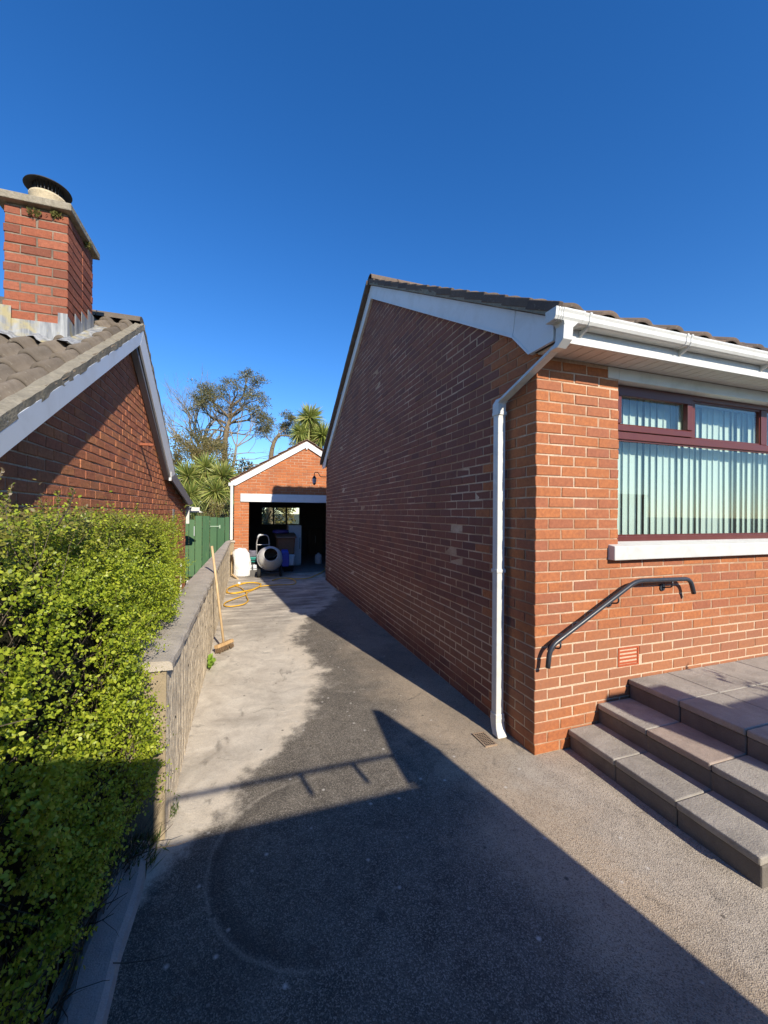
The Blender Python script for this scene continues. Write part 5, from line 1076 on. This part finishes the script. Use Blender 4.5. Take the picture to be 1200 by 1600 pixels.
for x in (.34, 1.12, 1.47): MB().tube([(x, -1.0, 1.95), (x, -1.0, 2.07)], .018 if x > .5 else .012, 6).build('rack_post', M['steel'], rk)
for x in (.36, 1.70):
    for y_ in (-1.75, -4.85): wheel(van, Vector((x, y_, .33)), .33, .2)
def pillar(label, x0, x1, y0, y1, h, cap, cat='pillar'):  # added casters, sized for the shade on drive, hedge and terrace
    p_ = thing('shadow_pillar', label, cat, ((x0+x1)/2, (y0+y1)/2, 0), 'added shadow-casting pillars behind the camera'); MB().box(x0, x1, y0, y1, -.05, h).build('shaft', M['brick'], p_, .008); cap().build('cap', M['cap'], p_); return p_
pillar('added shadow-casting pillar with a tall tapering cap, right of the van', 1.77, 2.085, -1.25, -1.02, 2.04, lambda: MB().add([(1.73,-1.27,2.04),(2.09,-1.27,2.04),(2.09,-1.0,2.04),(1.73,-1.0,2.04),(1.955,-1.2,2.47),(2.018,-1.2,2.45),(2.018,-1.02,2.45),(1.955,-1.02,2.47)], [(0,3,2,1),(4,5,6,7),(0,1,5,4),(1,2,6,5),(2,3,7,6),(3,0,4,7)]))
pillar('added pillar with a flat cap, left of the van, to shade the hedge', -.42, .30, -1.4, -1.02, 2.24, lambda: MB().box(-.45, .31, -1.42, -1.0, 2.24, 2.3))
pillar('added shadow-casting pillar with a flat cap at the end of the added wall', 3.28, 3.58, -1.3, -1.0, 2.15, lambda: MB().box(3.27, 3.59, -1.31, -.99, 2.15, 2.21))
gwl = thing('shadow_wall', 'pale rendered wall added behind the camera to shade the terrace', 'wall', (5.2, -1.12, 0)); MB().box(3.59, 7.5, -1.22, -1.02, -.05, 1.96).build('wall_panel', M['wallrender'], gwl); MB().box(3.59, 7.5, -1.25, -.99, 1.96, 2.01).build('coping', M['kerb'], gwl)  # added to throw the long shadow edge across the terrace
bs = thing('shadow_shrub', 'bare twiggy shrub added behind the camera for the twig shadows on the terrace', 'shrub', (3.95, -.75, 0)); segs = []; tips = []; rr = random.Random(8)  # added only to cast twig shadows on the terrace slabs
for dx, dy in ((-.25, .1), (-.05, .1), (.1, .2), (-.4, .1), (.3, .0)): grow(Vector((3.95, -.75, .3)), Vector((dx, dy, 1)).normalized(), .59, .014, 3, segs, tips, .35, .5, rr)
segs.append(([Vector((3.95, -.75, -.05)), Vector((3.95, -.75, .32))], .03, .02)); tree_mesh('branches', segs, M['twig'], bs)
C = np.array([tuple(t[0]) for t in tips]); n = len(C)*2; c = np.repeat(C, 2, 0); u = unit(rng.normal(0, 1, (n, 3))); V, F = leaf_quads(c, u, unit(np.cross(u, rng.normal(0, 1, (n, 3)))), np.full(n, .07), np.full(n, .03)); np_mesh('buds', V, F, M['shrub'], bs, kind='stuff')

# the bungalow across the road (seen only mirrored in the window)
ob = thing('opposite_bungalow', 'pale rendered bungalow with a dark roof across the road behind the camera', 'bungalow', (6, -24, 0))
MB().box(-4, 16, -29, -22, -.05, 2.7).build('wall', M['wallrender'], ob)
MB().prism([(-4.4, -21.6, 2.65), (-4.4, -29.4, 2.65), (-4.4, -25.5, 5.2)], (20.8, 0, 0)).build('roof', M['tile_dark'], ob)
for x0 in (-2.5, 3, 8, 12.5): MB().box(x0, x0+1.9, -21.995, -21.97, 1.0, 2.2).build('window', M['vanglass'], ob)
shrub('road_shrub', 'big green shrub across the road behind the camera', 'shrub', (14.5, -17, 1.6), 2.6, 1.5, 1.9, 5000, M['shrub_green'], .14)

for o in bpy.data.objects:
    if o.parent is None and o.name.split('.')[0] in ('shadow_van', 'shadow_pillar', 'shadow_wall'): o.scale.z = 1.035
